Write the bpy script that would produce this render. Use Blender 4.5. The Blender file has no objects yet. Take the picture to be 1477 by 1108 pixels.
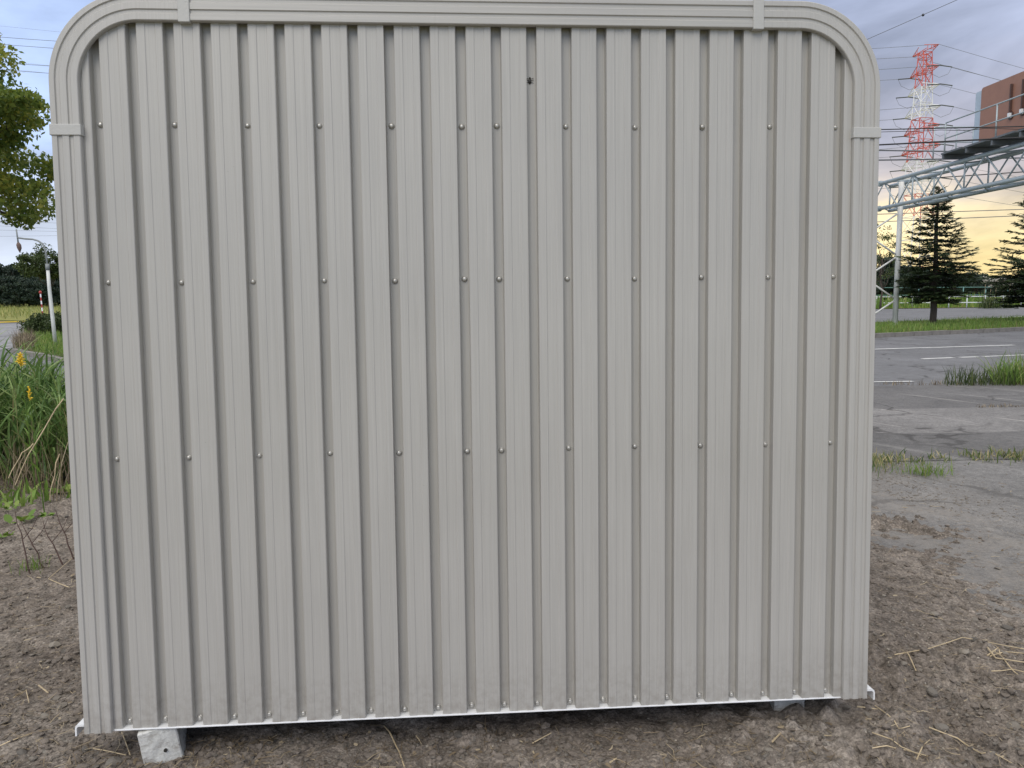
import bpy, math, random
import numpy as np
from mathutils import Vector, Matrix

random.seed(7)
rng = np.random.default_rng(7)
SC = bpy.context.scene
COL = SC.collection

# ------------------------------------------------------------------ camera
W, H, F = 1477.0, 1108.0, 1150.0
CAM = np.array([-0.0796, -2.2931, 1.3505])
AR = np.array([0.99762, -0.06881, -0.00494])
AU = np.array([0.01239, 0.10819, 0.99405])
AF = np.array([0.06786, 0.99175, -0.10878])
cd = bpy.data.cameras.new('camera')
cam = bpy.data.objects.new('camera', cd)
COL.objects.link(cam)
cd.sensor_width = 36.0
cd.lens = F / W * 36.0
cd.clip_start = 0.05
cd.clip_end = 3000.0
cam.matrix_world = Matrix(((AR[0], AU[0], -AF[0], CAM[0]), (AR[1], AU[1], -AF[1], CAM[1]),
                           (AR[2], AU[2], -AF[2], CAM[2]), (0, 0, 0, 1)))
SC.camera = cam

# ------------------------------------------------------------------ light and sky
SUN_AZ = math.radians(205.0)     # compass from +Y, clockwise: the bright cloud is up behind the camera to the left
SUN_EL = math.radians(42.0)
sd = bpy.data.lights.new('sun', 'SUN')
sd.energy = 1.35
sd.angle = math.radians(38.0)
sd.color = (1.0, 0.945, 0.86)
sun = bpy.data.objects.new('sun', sd)
COL.objects.link(sun)
sv = Vector((math.sin(SUN_AZ) * math.cos(SUN_EL), math.cos(SUN_AZ) * math.cos(SUN_EL), math.sin(SUN_EL)))
sun.rotation_euler = sv.to_track_quat('Z', 'Y').to_euler()

world = bpy.data.worlds.new('World')
SC.world = world
world.use_nodes = True
wt = world.node_tree
for n in list(wt.nodes):
    wt.nodes.remove(n)


class NT:
    """small helper for node graphs"""
    def __init__(self, tree):
        self.t = tree

    def n(self, kind, **kw):
        nd = self.t.nodes.new(kind)
        for k, v in kw.items():
            if k.startswith('i_'):
                key = k[2:]
                key = int(key) if key.isdigit() else key.replace('_', ' ')
                if isinstance(v, bpy.types.NodeSocket):
                    self.t.links.new(v, nd.inputs[key])
                else:
                    nd.inputs[key].default_value = v
            else:
                setattr(nd, k, v)
        return nd

    def link(self, a, b):
        self.t.links.new(a, b)

    def math(self, op, a, b=None, c=None, clamp=False):
        nd = self.n('ShaderNodeMath', operation=op, use_clamp=clamp)
        for i, v in enumerate((a, b, c)):
            if v is None:
                continue
            if isinstance(v, bpy.types.NodeSocket):
                self.link(v, nd.inputs[i])
            else:
                nd.inputs[i].default_value = v
        return nd.outputs[0]

    def mix(self, f, a, b, blend='MIX'):
        nd = self.n('ShaderNodeMix', data_type='RGBA', blend_type=blend)
        for idx, v in ((0, f), (6, a), (7, b)):
            if isinstance(v, bpy.types.NodeSocket):
                self.link(v, nd.inputs[idx])
            else:
                if idx and len(v) == 3:
                    v = (*v, 1)
                nd.inputs[idx].default_value = v
        return nd.outputs[2]

    def ramp(self, fac, stops, interp='LINEAR'):
        nd = self.n('ShaderNodeValToRGB')
        self.link(fac, nd.inputs[0])
        cr = nd.color_ramp
        cr.interpolation = interp
        while len(cr.elements) < len(stops):
            cr.elements.new(0.5)
        for e, (p, c) in zip(cr.elements, stops):
            e.position = p
            if not hasattr(c, '__len__'):
                c = (c, c, c)
            e.color = (*c, 1)
        return nd.outputs[0]

    def noise(self, vec, scale, detail=4, rough=0.55, dist=0.0):
        nd = self.n('ShaderNodeTexNoise', i_Scale=scale, i_Detail=detail, i_Roughness=rough, i_Distortion=dist)
        if vec is not None:
            self.link(vec, nd.inputs['Vector'])
        return nd.outputs[0]

    def mapping(self, vec, scale=(1, 1, 1), rot=(0, 0, 0), loc=(0, 0, 0)):
        if any(rot) and scale != (1, 1, 1):
            vec = self.mapping(vec, (1, 1, 1), rot)      # turn first, then stretch
            rot = (0, 0, 0)
        nd = self.n('ShaderNodeMapping')
        self.link(vec, nd.inputs[0])
        nd.inputs['Scale'].default_value = scale
        nd.inputs['Rotation'].default_value = rot
        nd.inputs['Location'].default_value = loc
        return nd.outputs[0]


# evening overcast: a clear Nishita sky mostly covered by a soft cloud sheet,
# with a yellow break low over the horizon to the north-east (right of the shed)
g = NT(wt)
tc = g.n('ShaderNodeTexCoord').outputs['Generated']
sky = g.n('ShaderNodeTexSky', sky_type='NISHITA', sun_disc=False, sun_elevation=SUN_EL, sun_rotation=SUN_AZ,
          air_density=1.0, dust_density=1.5)
b_sky = g.n('ShaderNodeBackground', i_Color=sky.outputs[0], i_Strength=0.06)
sp = g.n('ShaderNodeSeparateXYZ')
g.link(tc, sp.inputs[0])
el = sp.outputs[2]
# glow direction: azimuth about 36 degrees right of +Y
gaz = math.radians(38.0)
dotg = g.math('ADD', g.math('MULTIPLY', sp.outputs[0], math.sin(gaz)), g.math('MULTIPLY', sp.outputs[1], math.cos(gaz)))
glow_az = g.math('SMOOTH_MIN', 1.0, g.math('MAXIMUM', g.math('MULTIPLY_ADD', dotg, 2.6, -1.6), 0.0), 0.1)
cl_vec = g.mapping(tc, scale=(2.2, 2.2, 7.5), rot=(0.1, 0.05, 0.4))
cl1 = g.noise(cl_vec, 1.25, 7, 0.55, 0.35)
cl2 = g.noise(g.mapping(tc, scale=(3.0, 3.0, 16.0), loc=(3, 1, 0)), 2.2, 6, 0.6, 0.25)
elw = g.math('ADD', el, g.math('MULTIPLY', g.math('SUBTRACT', cl2, 0.5), 0.075))
# general cloud sheet (away from the glow)
gen = g.ramp(elw, [(0.0, (0.70, 0.78, 0.94)), (0.09, (0.72, 0.80, 0.98)), (0.17, (0.52, 0.66, 0.96)),
                   (0.36, (0.47, 0.60, 0.92)), (0.62, (1.0, 1.0, 1.02)), (1.0, (1.55, 1.5, 1.45))])
dark = g.ramp(cl1, [(0.34, 0.74), (0.50, 1.0), (0.66, 1.34)])
gen = g.mix(1.0, gen, dark, 'MULTIPLY')
# glow side
warm = g.ramp(elw, [(0.0, (1.20, 0.90, 0.38)), (0.055, (1.22, 0.98, 0.49)), (0.095, (1.10, 0.90, 0.55)),
                    (0.125, (0.72, 0.63, 0.60)), (0.17, (0.54, 0.53, 0.62)), (0.26, (0.46, 0.50, 0.65)),
                    (0.42, (0.50, 0.57, 0.78)), (0.62, (1.0, 1.0, 1.02)), (1.0, (1.55, 1.5, 1.45))])
dark2 = g.ramp(cl1, [(0.36, 0.68), (0.48, 0.98), (0.64, 1.22)])
warm = g.mix(1.0, warm, dark2, 'MULTIPLY')
skyc = g.mix(glow_az, gen, warm)
b_cl = g.n('ShaderNodeBackground', i_Color=skyc, i_Strength=1.0)
ms = g.n('ShaderNodeMixShader', i_0=0.86)
g.link(b_sky.outputs[0], ms.inputs[1])
g.link(b_cl.outputs[0], ms.inputs[2])
wo = g.n('ShaderNodeOutputWorld')
g.link(ms.outputs[0], wo.inputs[0])

SC.view_settings.view_transform = 'Standard'
SC.view_settings.look = 'None'
SC.view_settings.exposure = 0.15
SC.view_settings.gamma = 1.0
SC.view_settings.use_curve_mapping = False


# ------------------------------------------------------------------ helpers
def ray(px, py):
    return AF + (px - W / 2) / F * AR - (py - H / 2) / F * AU


def G(px, py, z=0.0):
    """ground point seen at a photo pixel"""
    d = ray(px, py)
    return CAM + d * ((z - CAM[2]) / d[2])


def P(px, py, dist):
    """world point at camera depth dist seen at a photo pixel"""
    return CAM + ray(px, py) * dist


def CS(lat, dep, z):
    """world point from lateral offset, depth along the horizontal view axis and height"""
    fx, fy = AF[0], AF[1]
    l = math.hypot(fx, fy)
    fx, fy = fx / l, fy / l
    return np.array([CAM[0] + fy * lat + fx * dep, CAM[1] - fx * lat + fy * dep, z])


def tag(o, label=None, cat=None, group=None, kind=None):
    if label:
        o['label'] = label
    if cat:
        o['category'] = cat
    if group:
        o['group'] = group
    if kind:
        o['kind'] = kind
    return o


def empty(name, loc, label=None, cat=None, group=None):
    o = bpy.data.objects.new(name, None)
    COL.objects.link(o)
    o.location = loc
    o.empty_display_size = 0.1
    return tag(o, label, cat, group)


def link_mesh(name, me, parent=None, loc=None):
    o = bpy.data.objects.new(name, me)
    COL.objects.link(o)
    if parent is not None:
        o.parent = parent
    if loc is not None:
        o.location = loc
    return o


def copy_tree(o, parent=None):
    c = o.copy()
    COL.objects.link(c)
    if parent is not None:
        c.parent = parent
    for ch in list(o.children):
        copy_tree(ch, c)
    return c


class MB:
    def __init__(self):
        self.v = []
        self.f = []

    def add(self, vs, fs):
        b = len(self.v)
        self.v.extend([tuple(map(float, p)) for p in vs])
        self.f.extend([tuple(i + b for i in q) for q in fs])
        return self

    def box(self, x0, x1, y0, y1, z0, z1):
        vs = [(x, y, z) for z in (z0, z1) for y in (y0, y1) for x in (x0, x1)]
        return self.add(vs, [(0, 2, 3, 1), (4, 5, 7, 6), (0, 1, 5, 4), (2, 6, 7, 3), (0, 4, 6, 2), (1, 3, 7, 5)])

    def obox(self, c, ax, ay, az, sx, sy, sz):
        c = np.array(c, float)
        ax, ay, az = (np.array(a, float) for a in (ax, ay, az))
        vs = [c + ax * sx * i + ay * sy * j + az * sz * k for k in (-.5, .5) for j in (-.5, .5) for i in (-.5, .5)]
        return self.add(vs, [(0, 2, 3, 1), (4, 5, 7, 6), (0, 1, 5, 4), (2, 6, 7, 3), (0, 4, 6, 2), (1, 3, 7, 5)])

    def tube(self, pts, r, n=6, cap=True):
        pts = [np.array(p, float) for p in pts]
        m = len(pts)
        rs = r if hasattr(r, '__len__') else [r] * m
        t0 = pts[1] - pts[0]
        ref = np.array([0, 0, 1.0]) if abs(t0[2]) < 0.9 * np.linalg.norm(t0) else np.array([1.0, 0, 0])
        rings = []
        for i in range(m):
            t = pts[min(i + 1, m - 1)] - pts[max(i - 1, 0)]
            t = t / (np.linalg.norm(t) + 1e-9)
            a = np.cross(t, ref)
            a /= np.linalg.norm(a) + 1e-9
            b = np.cross(t, a)
            ref = np.cross(a, t) if False else ref
            rings.append([pts[i] + rs[i] * (a * math.cos(2 * math.pi * k / n) + b * math.sin(2 * math.pi * k / n)) for k in range(n)])
        vs = [p for q in rings for p in q]
        fs = []
        for i in range(m - 1):
            for k in range(n):
                k2 = (k + 1) % n
                fs.append((i * n + k, i * n + k2, (i + 1) * n + k2, (i + 1) * n + k))
        if cap:
            fs.append(tuple(range(n - 1, -1, -1)))
            fs.append(tuple((m - 1) * n + k for k in range(n)))
        return self.add(vs, fs)

    def mesh(self, name, mat=None, smooth=False):
        me = bpy.data.meshes.new(name)
        me.from_pydata(self.v, [], self.f)
        if mat is not None:
            me.materials.append(mat)
        if smooth:
            me.polygons.foreach_set('use_smooth', [True] * len(me.polygons))
        me.update()
        return me

    def build(self, name, mat=None, parent=None, smooth=False, loc=None):
        return link_mesh(name, self.mesh(name, mat, smooth), parent, loc)


def quads_mesh(name, V, n_per, mat, tint=None, smooth=False):
    """V: (N, n_per, 3) vertices, one polygon of n_per corners each; tint: per-polygon float"""
    N = V.shape[0]
    me = bpy.data.meshes.new(name)
    me.vertices.add(N * n_per)
    me.vertices.foreach_set('co', V.reshape(-1).astype(np.float32))
    me.loops.add(N * n_per)
    me.loops.foreach_set('vertex_index', np.arange(N * n_per, dtype=np.int32))
    me.polygons.add(N)
    me.polygons.foreach_set('loop_start', np.arange(0, N * n_per, n_per, dtype=np.int32))
    me.polygons.foreach_set('loop_total', np.full(N, n_per, dtype=np.int32))
    me.materials.append(mat)
    me.update(calc_edges=True)
    if tint is not None:
        a = me.attributes.new('tint', 'FLOAT', 'FACE')
        a.data.foreach_set('value', tint.astype(np.float32))
    return me


def grid_mesh(name, verts, faces, mat, smooth=True):
    me = bpy.data.meshes.new(name)
    N, M = len(verts), len(faces)
    me.vertices.add(N)
    me.vertices.foreach_set('co', verts.reshape(-1).astype(np.float32))
    me.loops.add(M * 4)
    me.loops.foreach_set('vertex_index', faces.reshape(-1).astype(np.int32))
    me.polygons.add(M)
    me.polygons.foreach_set('loop_start', np.arange(0, M * 4, 4, dtype=np.int32))
    me.polygons.foreach_set('loop_total', np.full(M, 4, dtype=np.int32))
    me.materials.append(mat)
    me.update(calc_edges=True)
    if smooth:
        me.polygons.foreach_set('use_smooth', np.ones(M, dtype=bool))
    return me


def vnoise(x, y, seed=0):
    xi = np.floor(x).astype(np.int64)
    yi = np.floor(y).astype(np.int64)
    xf, yf = x - xi, y - yi
    u = xf * xf * xf * (xf * (xf * 6 - 15) + 10)
    v = yf * yf * yf * (yf * (yf * 6 - 15) + 10)

    def h(a, b):
        n = (a * 374761393 + b * 668265263 + seed * 982451653) & 0xffffffff
        n = ((n ^ (n >> 13)) * 1274126177) & 0xffffffff
        n = n ^ (n >> 16)
        return (n & 0xffff) / 65535.0
    return (h(xi, yi) * (1 - u) + h(xi + 1, yi) * u) * (1 - v) + (h(xi, yi + 1) * (1 - u) + h(xi + 1, yi + 1) * u) * v


def fbm(x, y, sc, oct=4, seed=0, gain=0.5):
    s, a, t = 0, 1.0, 0
    for i in range(oct):
        s = s + a * (vnoise(x / sc * 2 ** i + 17.3 * i, y / sc * 2 ** i - 9.1 * i, seed + i) - 0.5)
        t += a
        a *= gain
    return s / t * 2


def sstep(a, b, x):
    t = np.clip((x - a) / (b - a), 0, 1)
    return t * t * (3 - 2 * t)


# ------------------------------------------------------------------ materials
def mat(name, col, rough=0.6, metal=0.0, spec=0.5, var=0.0, vscale=8.0, bump=0.0, bscale=60.0, stretch=(1, 1, 1)):
    m = bpy.data.materials.new(name)
    m.use_nodes = True
    t = NT(m.node_tree)
    bs = m.node_tree.nodes['Principled BSDF']
    bs.inputs['Roughness'].default_value = rough
    bs.inputs['Metallic'].default_value = metal
    bs.inputs['Specular IOR Level'].default_value = spec
    bs.inputs['Base Color'].default_value = (*col, 1)
    if var or bump:
        oc = t.n('ShaderNodeTexCoord').outputs['Object']
        oc = t.mapping(oc, scale=stretch)
        if var:
            nz = t.noise(oc, vscale, 5, 0.6)
            c = t.ramp(nz, [(0.25, tuple(x * (1 - var) for x in col)), (0.75, tuple(min(1, x * (1 + var)) for x in col))])
            t.link(c, bs.inputs['Base Color'])
        if bump:
            nb = t.noise(oc, bscale, 4, 0.6)
            bp = t.n('ShaderNodeBump', i_Strength=bump, i_Distance=0.01, i_Height=nb)
            t.link(bp.outputs[0], bs.inputs['Normal'])
    return m


def leaf_mat(name, stops, rough=0.5, transl=0.25):
    m = bpy.data.materials.new(name)
    m.use_nodes = True
    t = NT(m.node_tree)
    bs = m.node_tree.nodes['Principled BSDF']
    out = m.node_tree.nodes['Material Output']
    at = t.n('ShaderNodeAttribute', attribute_name='tint')
    c = t.ramp(at.outputs['Fac'], stops)
    t.link(c, bs.inputs['Base Color'])
    bs.inputs['Roughness'].default_value = rough
    bs.inputs['Specular IOR Level'].default_value = 0.35
    tr = t.n('ShaderNodeBsdfTranslucent')
    t.link(c, tr.inputs[0])
    mx = t.n('ShaderNodeMixShader', i_0=transl)
    t.link(bs.outputs[0], mx.inputs[1])
    t.link(tr.outputs[0], mx.inputs[2])
    t.link(mx.outputs[0], out.inputs[0])
    return m


def painted_steel(name, col, rough=0.42, axis='Z'):
    m = bpy.data.materials.new(name)
    m.use_nodes = True
    t = NT(m.node_tree)
    bs = m.node_tree.nodes['Principled BSDF']
    oc = t.n('ShaderNodeTexCoord').outputs['Object']
    st = (1, 1, 0.012) if axis == 'Z' else (0.012, 1, 1)
    streak = t.noise(t.mapping(oc, scale=st), 260.0, 3, 0.6)
    soft = t.noise(oc, 2.2, 5, 0.55)
    c = t.ramp(soft, [(0.3, tuple(x * 0.97 for x in col)), (0.7, tuple(x * 1.025 for x in col))])
    sk = t.ramp(streak, [(0.3, 0.925), (0.7, 1.05)])
    c = t.mix(1.0, c, sk, 'MULTIPLY')
    # thin run-off dirt, streaking downward
    run = t.noise(t.mapping(oc, scale=(1, 1, 0.035)), 38.0, 4, 0.6)
    dm = t.ramp(run, [(0.60, 0.0), (0.78, 0.16)])
    c = t.mix(dm, c, (0.20, 0.175, 0.145))
    # specks
    spk = t.noise(oc, 120.0, 2, 0.5)
    sm = t.ramp(spk, [(0.77, 0.0), (0.80, 0.35)])
    c = t.mix(sm, c, (0.16, 0.14, 0.12))
    # dirt splashed low down near the ground
    spz = t.n('ShaderNodeSeparateXYZ')
    t.link(oc, spz.inputs[0])
    low = t.math('SUBTRACT', 0.16, spz.outputs[2])
    low = t.math('MULTIPLY', low, 3.2, clamp=True)
    low = t.math('MULTIPLY', low, t.ramp(t.noise(oc, 45.0, 5, 0.7), [(0.42, 0.0), (0.7, 0.9)]))
    c = t.mix(low, c, (0.21, 0.18, 0.15))
    t.link(c, bs.inputs['Base Color'])
    bs.inputs['Roughness'].default_value = rough
    bs.inputs['Specular IOR Level'].default_value = 0.7
    rr = t.ramp(soft, [(0.3, rough - 0.10), (0.7, rough + 0.02)])
    t.link(rr, bs.inputs['Roughness'])
    # very slight oil-canning plus embossed vertical grain
    oil = t.noise(t.mapping(oc, scale=(1, 1, 0.35)), 5.0, 2, 0.5)
    b1 = t.n('ShaderNodeBump', i_Strength=0.45, i_Distance=0.004, i_Height=oil)
    b2 = t.n('ShaderNodeBump', i_Strength=0.28, i_Distance=0.0014, i_Height=streak)
    t.link(b1.outputs[0], b2.inputs['Normal'])
    t.link(b2.outputs[0], bs.inputs['Normal'])
    return m


PANEL = (0.410, 0.397, 0.368)
M_PANEL = painted_steel('painted_steel_panel', PANEL, 0.42)
M_TRIM = painted_steel('painted_steel_trim', (0.422, 0.409, 0.381), 0.40)
M_TOP = painted_steel('painted_steel_top_trim', (0.422, 0.409, 0.381), 0.40, 'X')
M_COVER = mat('painted_steel_cover', (0.445, 0.44, 0.42), 0.4, var=0.05, vscale=12, bump=0.12, bscale=220)
M_WHITE = mat('white_enamel', (0.80, 0.81, 0.82), 0.4, var=0.06, vscale=14)
M_SCREW = mat('zinc_screw_cap', (0.50, 0.49, 0.46), 0.30, metal=0.45, var=0.12, vscale=90)
M_DARK = mat('dark_underside', (0.06, 0.06, 0.06), 0.8)
M_GALV = mat('galvanised_steel', (0.42, 0.48, 0.50), 0.5, metal=0.25, var=0.14, vscale=3)
M_GALVD = mat('dark_galvanised_grating', (0.14, 0.15, 0.16), 0.6, metal=0.2, var=0.2, vscale=4)
M_POST = mat('white_grey_post_paint', (0.66, 0.66, 0.64), 0.5, var=0.1, vscale=2.5)
M_BROWN = mat('brown_sign_back', (0.31, 0.155, 0.105), 0.55, var=0.08, vscale=3)
M_BROWND = mat('dark_brown_stiffener', (0.075, 0.036, 0.028), 0.6)
M_SIGNEDGE = mat('pale_blue_sign_edge', (0.42, 0.50, 0.58), 0.45, var=0.08)
M_RED = mat('red_tower_paint_hazed', (0.60, 0.115, 0.085), 0.55)  # tower red lightened: distance haze is put into the paint colour
M_WHITETOWER = mat('white_tower_paint', (0.78, 0.78, 0.78), 0.55)
M_CABLE = mat('black_cable', (0.018, 0.018, 0.02), 0.6)
M_WIRE = mat('grey_wire', (0.14, 0.148, 0.162), 0.5)
M_INS = mat('dark_insulator', (0.07, 0.08, 0.08), 0.3)
M_BARK = mat('bark', (0.075, 0.058, 0.045), 0.9, var=0.35, vscale=9, bump=0.6, bscale=30, stretch=(1, 1, 0.25))
M_LAMPPOLE = mat('lamp_pole_paint', (0.62, 0.63, 0.60), 0.5, var=0.12, vscale=3)
M_LAMPDARK = mat('weathered_lamp_arm', (0.22, 0.24, 0.24), 0.55, var=0.15, vscale=5)
M_RUST = mat('rusty_lamp', (0.13, 0.085, 0.07), 0.7, var=0.3, vscale=20)
M_FENCEW = mat('white_fence_rail', (0.62, 0.66, 0.65), 0.5, var=0.08)
M_TEAL = mat('teal_fence', (0.13, 0.27, 0.25), 0.5, var=0.1)
M_YEL = mat('yellow_barrier', (0.72, 0.52, 0.06), 0.5, var=0.1)
M_MARK = mat('road_paint', (0.66, 0.66, 0.64), 0.6, var=0.25, vscale=6)
M_KERB = mat('kerb_concrete', (0.20, 0.185, 0.165), 0.85, var=0.28, vscale=5, bump=0.4, bscale=40)
M_STRAW = mat('straw', (0.50, 0.40, 0.25), 0.6, var=0.3, vscale=25)
M_STRAWG = mat('grey_straw', (0.36, 0.31, 0.24), 0.7, var=0.3, vscale=25)
M_TWIG = mat('dark_stem', (0.07, 0.04, 0.032), 0.75, var=0.25, vscale=30)
M_FLOWER = mat('goldenrod_yellow', (0.72, 0.50, 0.03), 0.6, var=0.2, vscale=60)

L_TREE = leaf_mat('leaf_tree', [(0.0, (0.050, 0.090, 0.022)), (0.5, (0.125, 0.185, 0.036)), (0.80, (0.24, 0.28, 0.048)), (1.0, (0.34, 0.33, 0.06))], transl=0.45)
L_DARK = leaf_mat('leaf_far_wood', [(0.0, (0.016, 0.030, 0.022)), (0.6, (0.030, 0.052, 0.032)), (1.0, (0.055, 0.08, 0.035))], transl=0.12)
L_MID = leaf_mat('leaf_mid_tree', [(0.0, (0.030, 0.050, 0.016)), (0.6, (0.065, 0.095, 0.028)), (1.0, (0.11, 0.13, 0.04))], transl=0.25)
L_CON = leaf_mat('needle_conifer', [(0.0, (0.018, 0.034, 0.016)), (0.6, (0.046, 0.074, 0.032)), (1.0, (0.095, 0.125, 0.046))], transl=0.1)
L_GRASS = leaf_mat('blade_tall_grass', [(0.0, (0.055, 0.115, 0.030)), (0.5, (0.145, 0.245, 0.065)), (0.8, (0.27, 0.36, 0.115)), (0.93, (0.22, 0.24, 0.10)), (1.0, (0.34, 0.27, 0.14))], rough=0.42, transl=0.25)
L_TURF = leaf_mat('blade_turf', [(0.0, (0.10, 0.18, 0.03)), (0.6, (0.18, 0.29, 0.055)), (0.9, (0.26, 0.32, 0.08)), (1.0, (0.28, 0.24, 0.11))], transl=0.25)
L_WEED = leaf_mat('blade_dry_weed', [(0.0, (0.06, 0.11, 0.03)), (0.45, (0.15, 0.19, 0.06)), (0.7, (0.30, 0.27, 0.12)), (1.0, (0.48, 0.40, 0.23))], transl=0.2)
L_DRY = leaf_mat('blade_dry_brown', [(0.0, (0.10, 0.075, 0.05)), (0.6, (0.22, 0.17, 0.11)), (1.0, (0.40, 0.33, 0.22))], transl=0.1)
L_PAMPAS = leaf_mat('pampas_plume', [(0.0, (0.40, 0.37, 0.30)), (1.0, (0.66, 0.62, 0.54))], transl=0.3)
L_FIELD = leaf_mat('blade_field', [(0.0, (0.13, 0.18, 0.04)), (0.5, (0.25, 0.28, 0.075)), (1.0, (0.40, 0.36, 0.13))], transl=0.2)


def dirt_material():
    m = bpy.data.materials.new('bare_dirt')
    m.use_nodes = True
    t = NT(m.node_tree)
    bs = m.node_tree.nodes['Principled BSDF']
    oc = t.n('ShaderNodeTexCoord').outputs['Object']
    n1 = t.noise(oc, 1.6, 6, 0.62, 0.3)
    n2 = t.noise(oc, 14.0, 6, 0.65)
    n3 = t.noise(oc, 90.0, 4, 0.7)
    base = t.ramp(n1, [(0.28, (0.122, 0.102, 0.086)), (0.5, (0.190, 0.163, 0.138)), (0.72, (0.275, 0.243, 0.210))])
    m2 = t.ramp(n2, [(0.32, 0.50), (0.50, 1.0), (0.68, 1.38)])
    c = t.mix(1.0, base, m2, 'MULTIPLY')
    m3 = t.ramp(n3, [(0.34, 0.45), (0.5, 1.0), (0.68, 1.75)])
    c = t.mix(0.85, c, t.mix(1.0, c, m3, 'MULTIPLY'))
    vo = t.n('ShaderNodeTexVoronoi', i_Scale=75.0, feature='F1')
    t.link(oc, vo.inputs['Vector'])
    sep = t.n('ShaderNodeSeparateColor')
    t.link(vo.outputs['Color'], sep.inputs[0])
    pick = t.math('GREATER_THAN', sep.outputs[0], 0.78)
    near = t.math('LESS_THAN', vo.outputs['Distance'], 0.34)
    pk = t.math('MULTIPLY', pick, near)
    pebc = t.ramp(sep.outputs[1], [(0.0, (0.13, 0.12, 0.11)), (0.6, (0.26, 0.24, 0.21)), (1.0, (0.42, 0.38, 0.32))])
    c = t.mix(t.math('MULTIPLY', pk, 0.85), c, pebc)
    # fibrous bits
    fib = t.noise(t.mapping(oc, scale=(1, 0.12, 1), rot=(0, 0, 0.9)), 130.0, 3, 0.6)
    fm = t.ramp(fib, [(0.64, 0.0), (0.72, 0.6)])
    c = t.mix(fm, c, (0.32, 0.27, 0.20))
    t.link(c, bs.inputs['Base Color'])
    bs.inputs['Roughness'].default_value = 0.95
    bs.inputs['Specular IOR Level'].default_value = 0.2
    b1 = t.n('ShaderNodeBump', i_Strength=0.8, i_Distance=0.012, i_Height=n2)
    b2 = t.n('ShaderNodeBump', i_Strength=1.0, i_Distance=0.007, i_Height=n3)
    t.link(b1.outputs[0], b2.inputs['Normal'])
    t.link(b2.outputs[0], bs.inputs['Normal'])
    return m


M_DIRT = dirt_material()


def asphalt_material(name, col, scratch=0.0, dust=0.0, srot=0.9, agg=0.45):
    m = bpy.data.materials.new(name)
    m.use_nodes = True
    t = NT(m.node_tree)
    bs = m.node_tree.nodes['Principled BSDF']
    oc = t.n('ShaderNodeTexCoord').outputs['Object']
    n1 = t.noise(oc, 0.7, 6, 0.6, 0.4)
    n3 = t.noise(oc, 160.0, 3, 0.7)
    n2 = t.noise(oc, 9.0, 5, 0.65)
    c = t.ramp(n1, [(0.3, tuple(x * 0.78 for x in col)), (0.7, tuple(x * 1.2 for x in col))])
    c = t.mix(1.0, c, t.ramp(n2, [(0.3, 0.82), (0.7, 1.16)]), 'MULTIPLY')
    c = t.mix(1.0, c, t.ramp(n3, [(0.3, 1 - agg), (0.72, 1 + agg)]), 'MULTIPLY')
    c = t.mix(1.0, c, t.ramp(t.noise(oc, 42.0, 4, 0.75), [(0.34, 1 - agg * 0.6), (0.68, 1 + agg * 0.6)]), 'MULTIPLY')
    if scratch:
        s = t.noise(t.mapping(oc, scale=(0.05, 1.0, 1), rot=(0, 0, 1.15)), 6.0, 4, 0.65, 0.15)
        sm = t.ramp(s, [(0.60, 0.0), (0.66, scratch)])
        s2 = t.noise(t.mapping(oc, scale=(0.04, 1.0, 1), rot=(0, 0, -0.12)), 7.5, 4, 0.65, 0.1)
        sm2 = t.ramp(s2, [(0.62, 0.0), (0.69, scratch * 0.8)])
        c = t.mix(sm, c, (0.46, 0.44, 0.41))
        c = t.mix(sm2, c, (0.42, 0.40, 0.37))
    if dust:
        spx = t.n('ShaderNodeSeparateXYZ')
        t.link(oc, spx.inputs[0])
        # soil washed off the dirt patch on to the paving: along x = 2.8
        dd = t.math('MULTIPLY', t.math('SUBTRACT', 3.75, spx.outputs[0]), 1.1, clamp=True)
        dn = t.ramp(t.noise(oc, 3.2, 6, 0.7, 0.3), [(0.36, 0.0), (0.60, 1.0)])
        dn = t.math('MULTIPLY', dn, t.ramp(t.noise(oc, 70.0, 3, 0.7), [(0.35, 0.35), (0.6, 1.0)]))
        dm = t.math('MULTIPLY', t.math('MULTIPLY', dd, dn), dust)
        c = t.mix(dm, c, (0.26, 0.235, 0.205))
    # hairline cracks
    wob = t.n('ShaderNodeVectorMath', operation='ADD')
    nv = t.n('ShaderNodeTexNoise', i_Scale=2.5, i_Detail=5.0)
    t.link(oc, nv.inputs['Vector'])
    sc_ = t.n('ShaderNodeVectorMath', operation='SCALE')
    t.link(nv.outputs['Color'], sc_.inputs[0])
    sc_.inputs['Scale'].default_value = 0.55
    t.link(oc, wob.inputs[0])
    t.link(sc_.outputs[0], wob.inputs[1])
    vc = t.n('ShaderNodeTexVoronoi', feature='DISTANCE_TO_EDGE', i_Scale=0.62)
    t.link(wob.outputs[0], vc.inputs['Vector'])
    ck = t.ramp(vc.outputs['Distance'], [(0.0, 1.0), (0.010, 0.8), (0.020, 0.0)])
    ck = t.math('MULTIPLY', ck, t.ramp(t.noise(oc, 0.8, 3, 0.5), [(0.42, 0.0), (0.55, 0.75)]))
    c = t.mix(ck, c, (0.035, 0.032, 0.030))
    t.link(c, bs.inputs['Base Color'])
    bs.inputs['Roughness'].default_value = 0.82
    bs.inputs['Specular IOR Level'].default_value = 0.35
    b = t.n('ShaderNodeBump', i_Strength=0.5, i_Distance=0.004, i_Height=n3)
    t.link(b.outputs[0], bs.inputs['Normal'])
    return m


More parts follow.
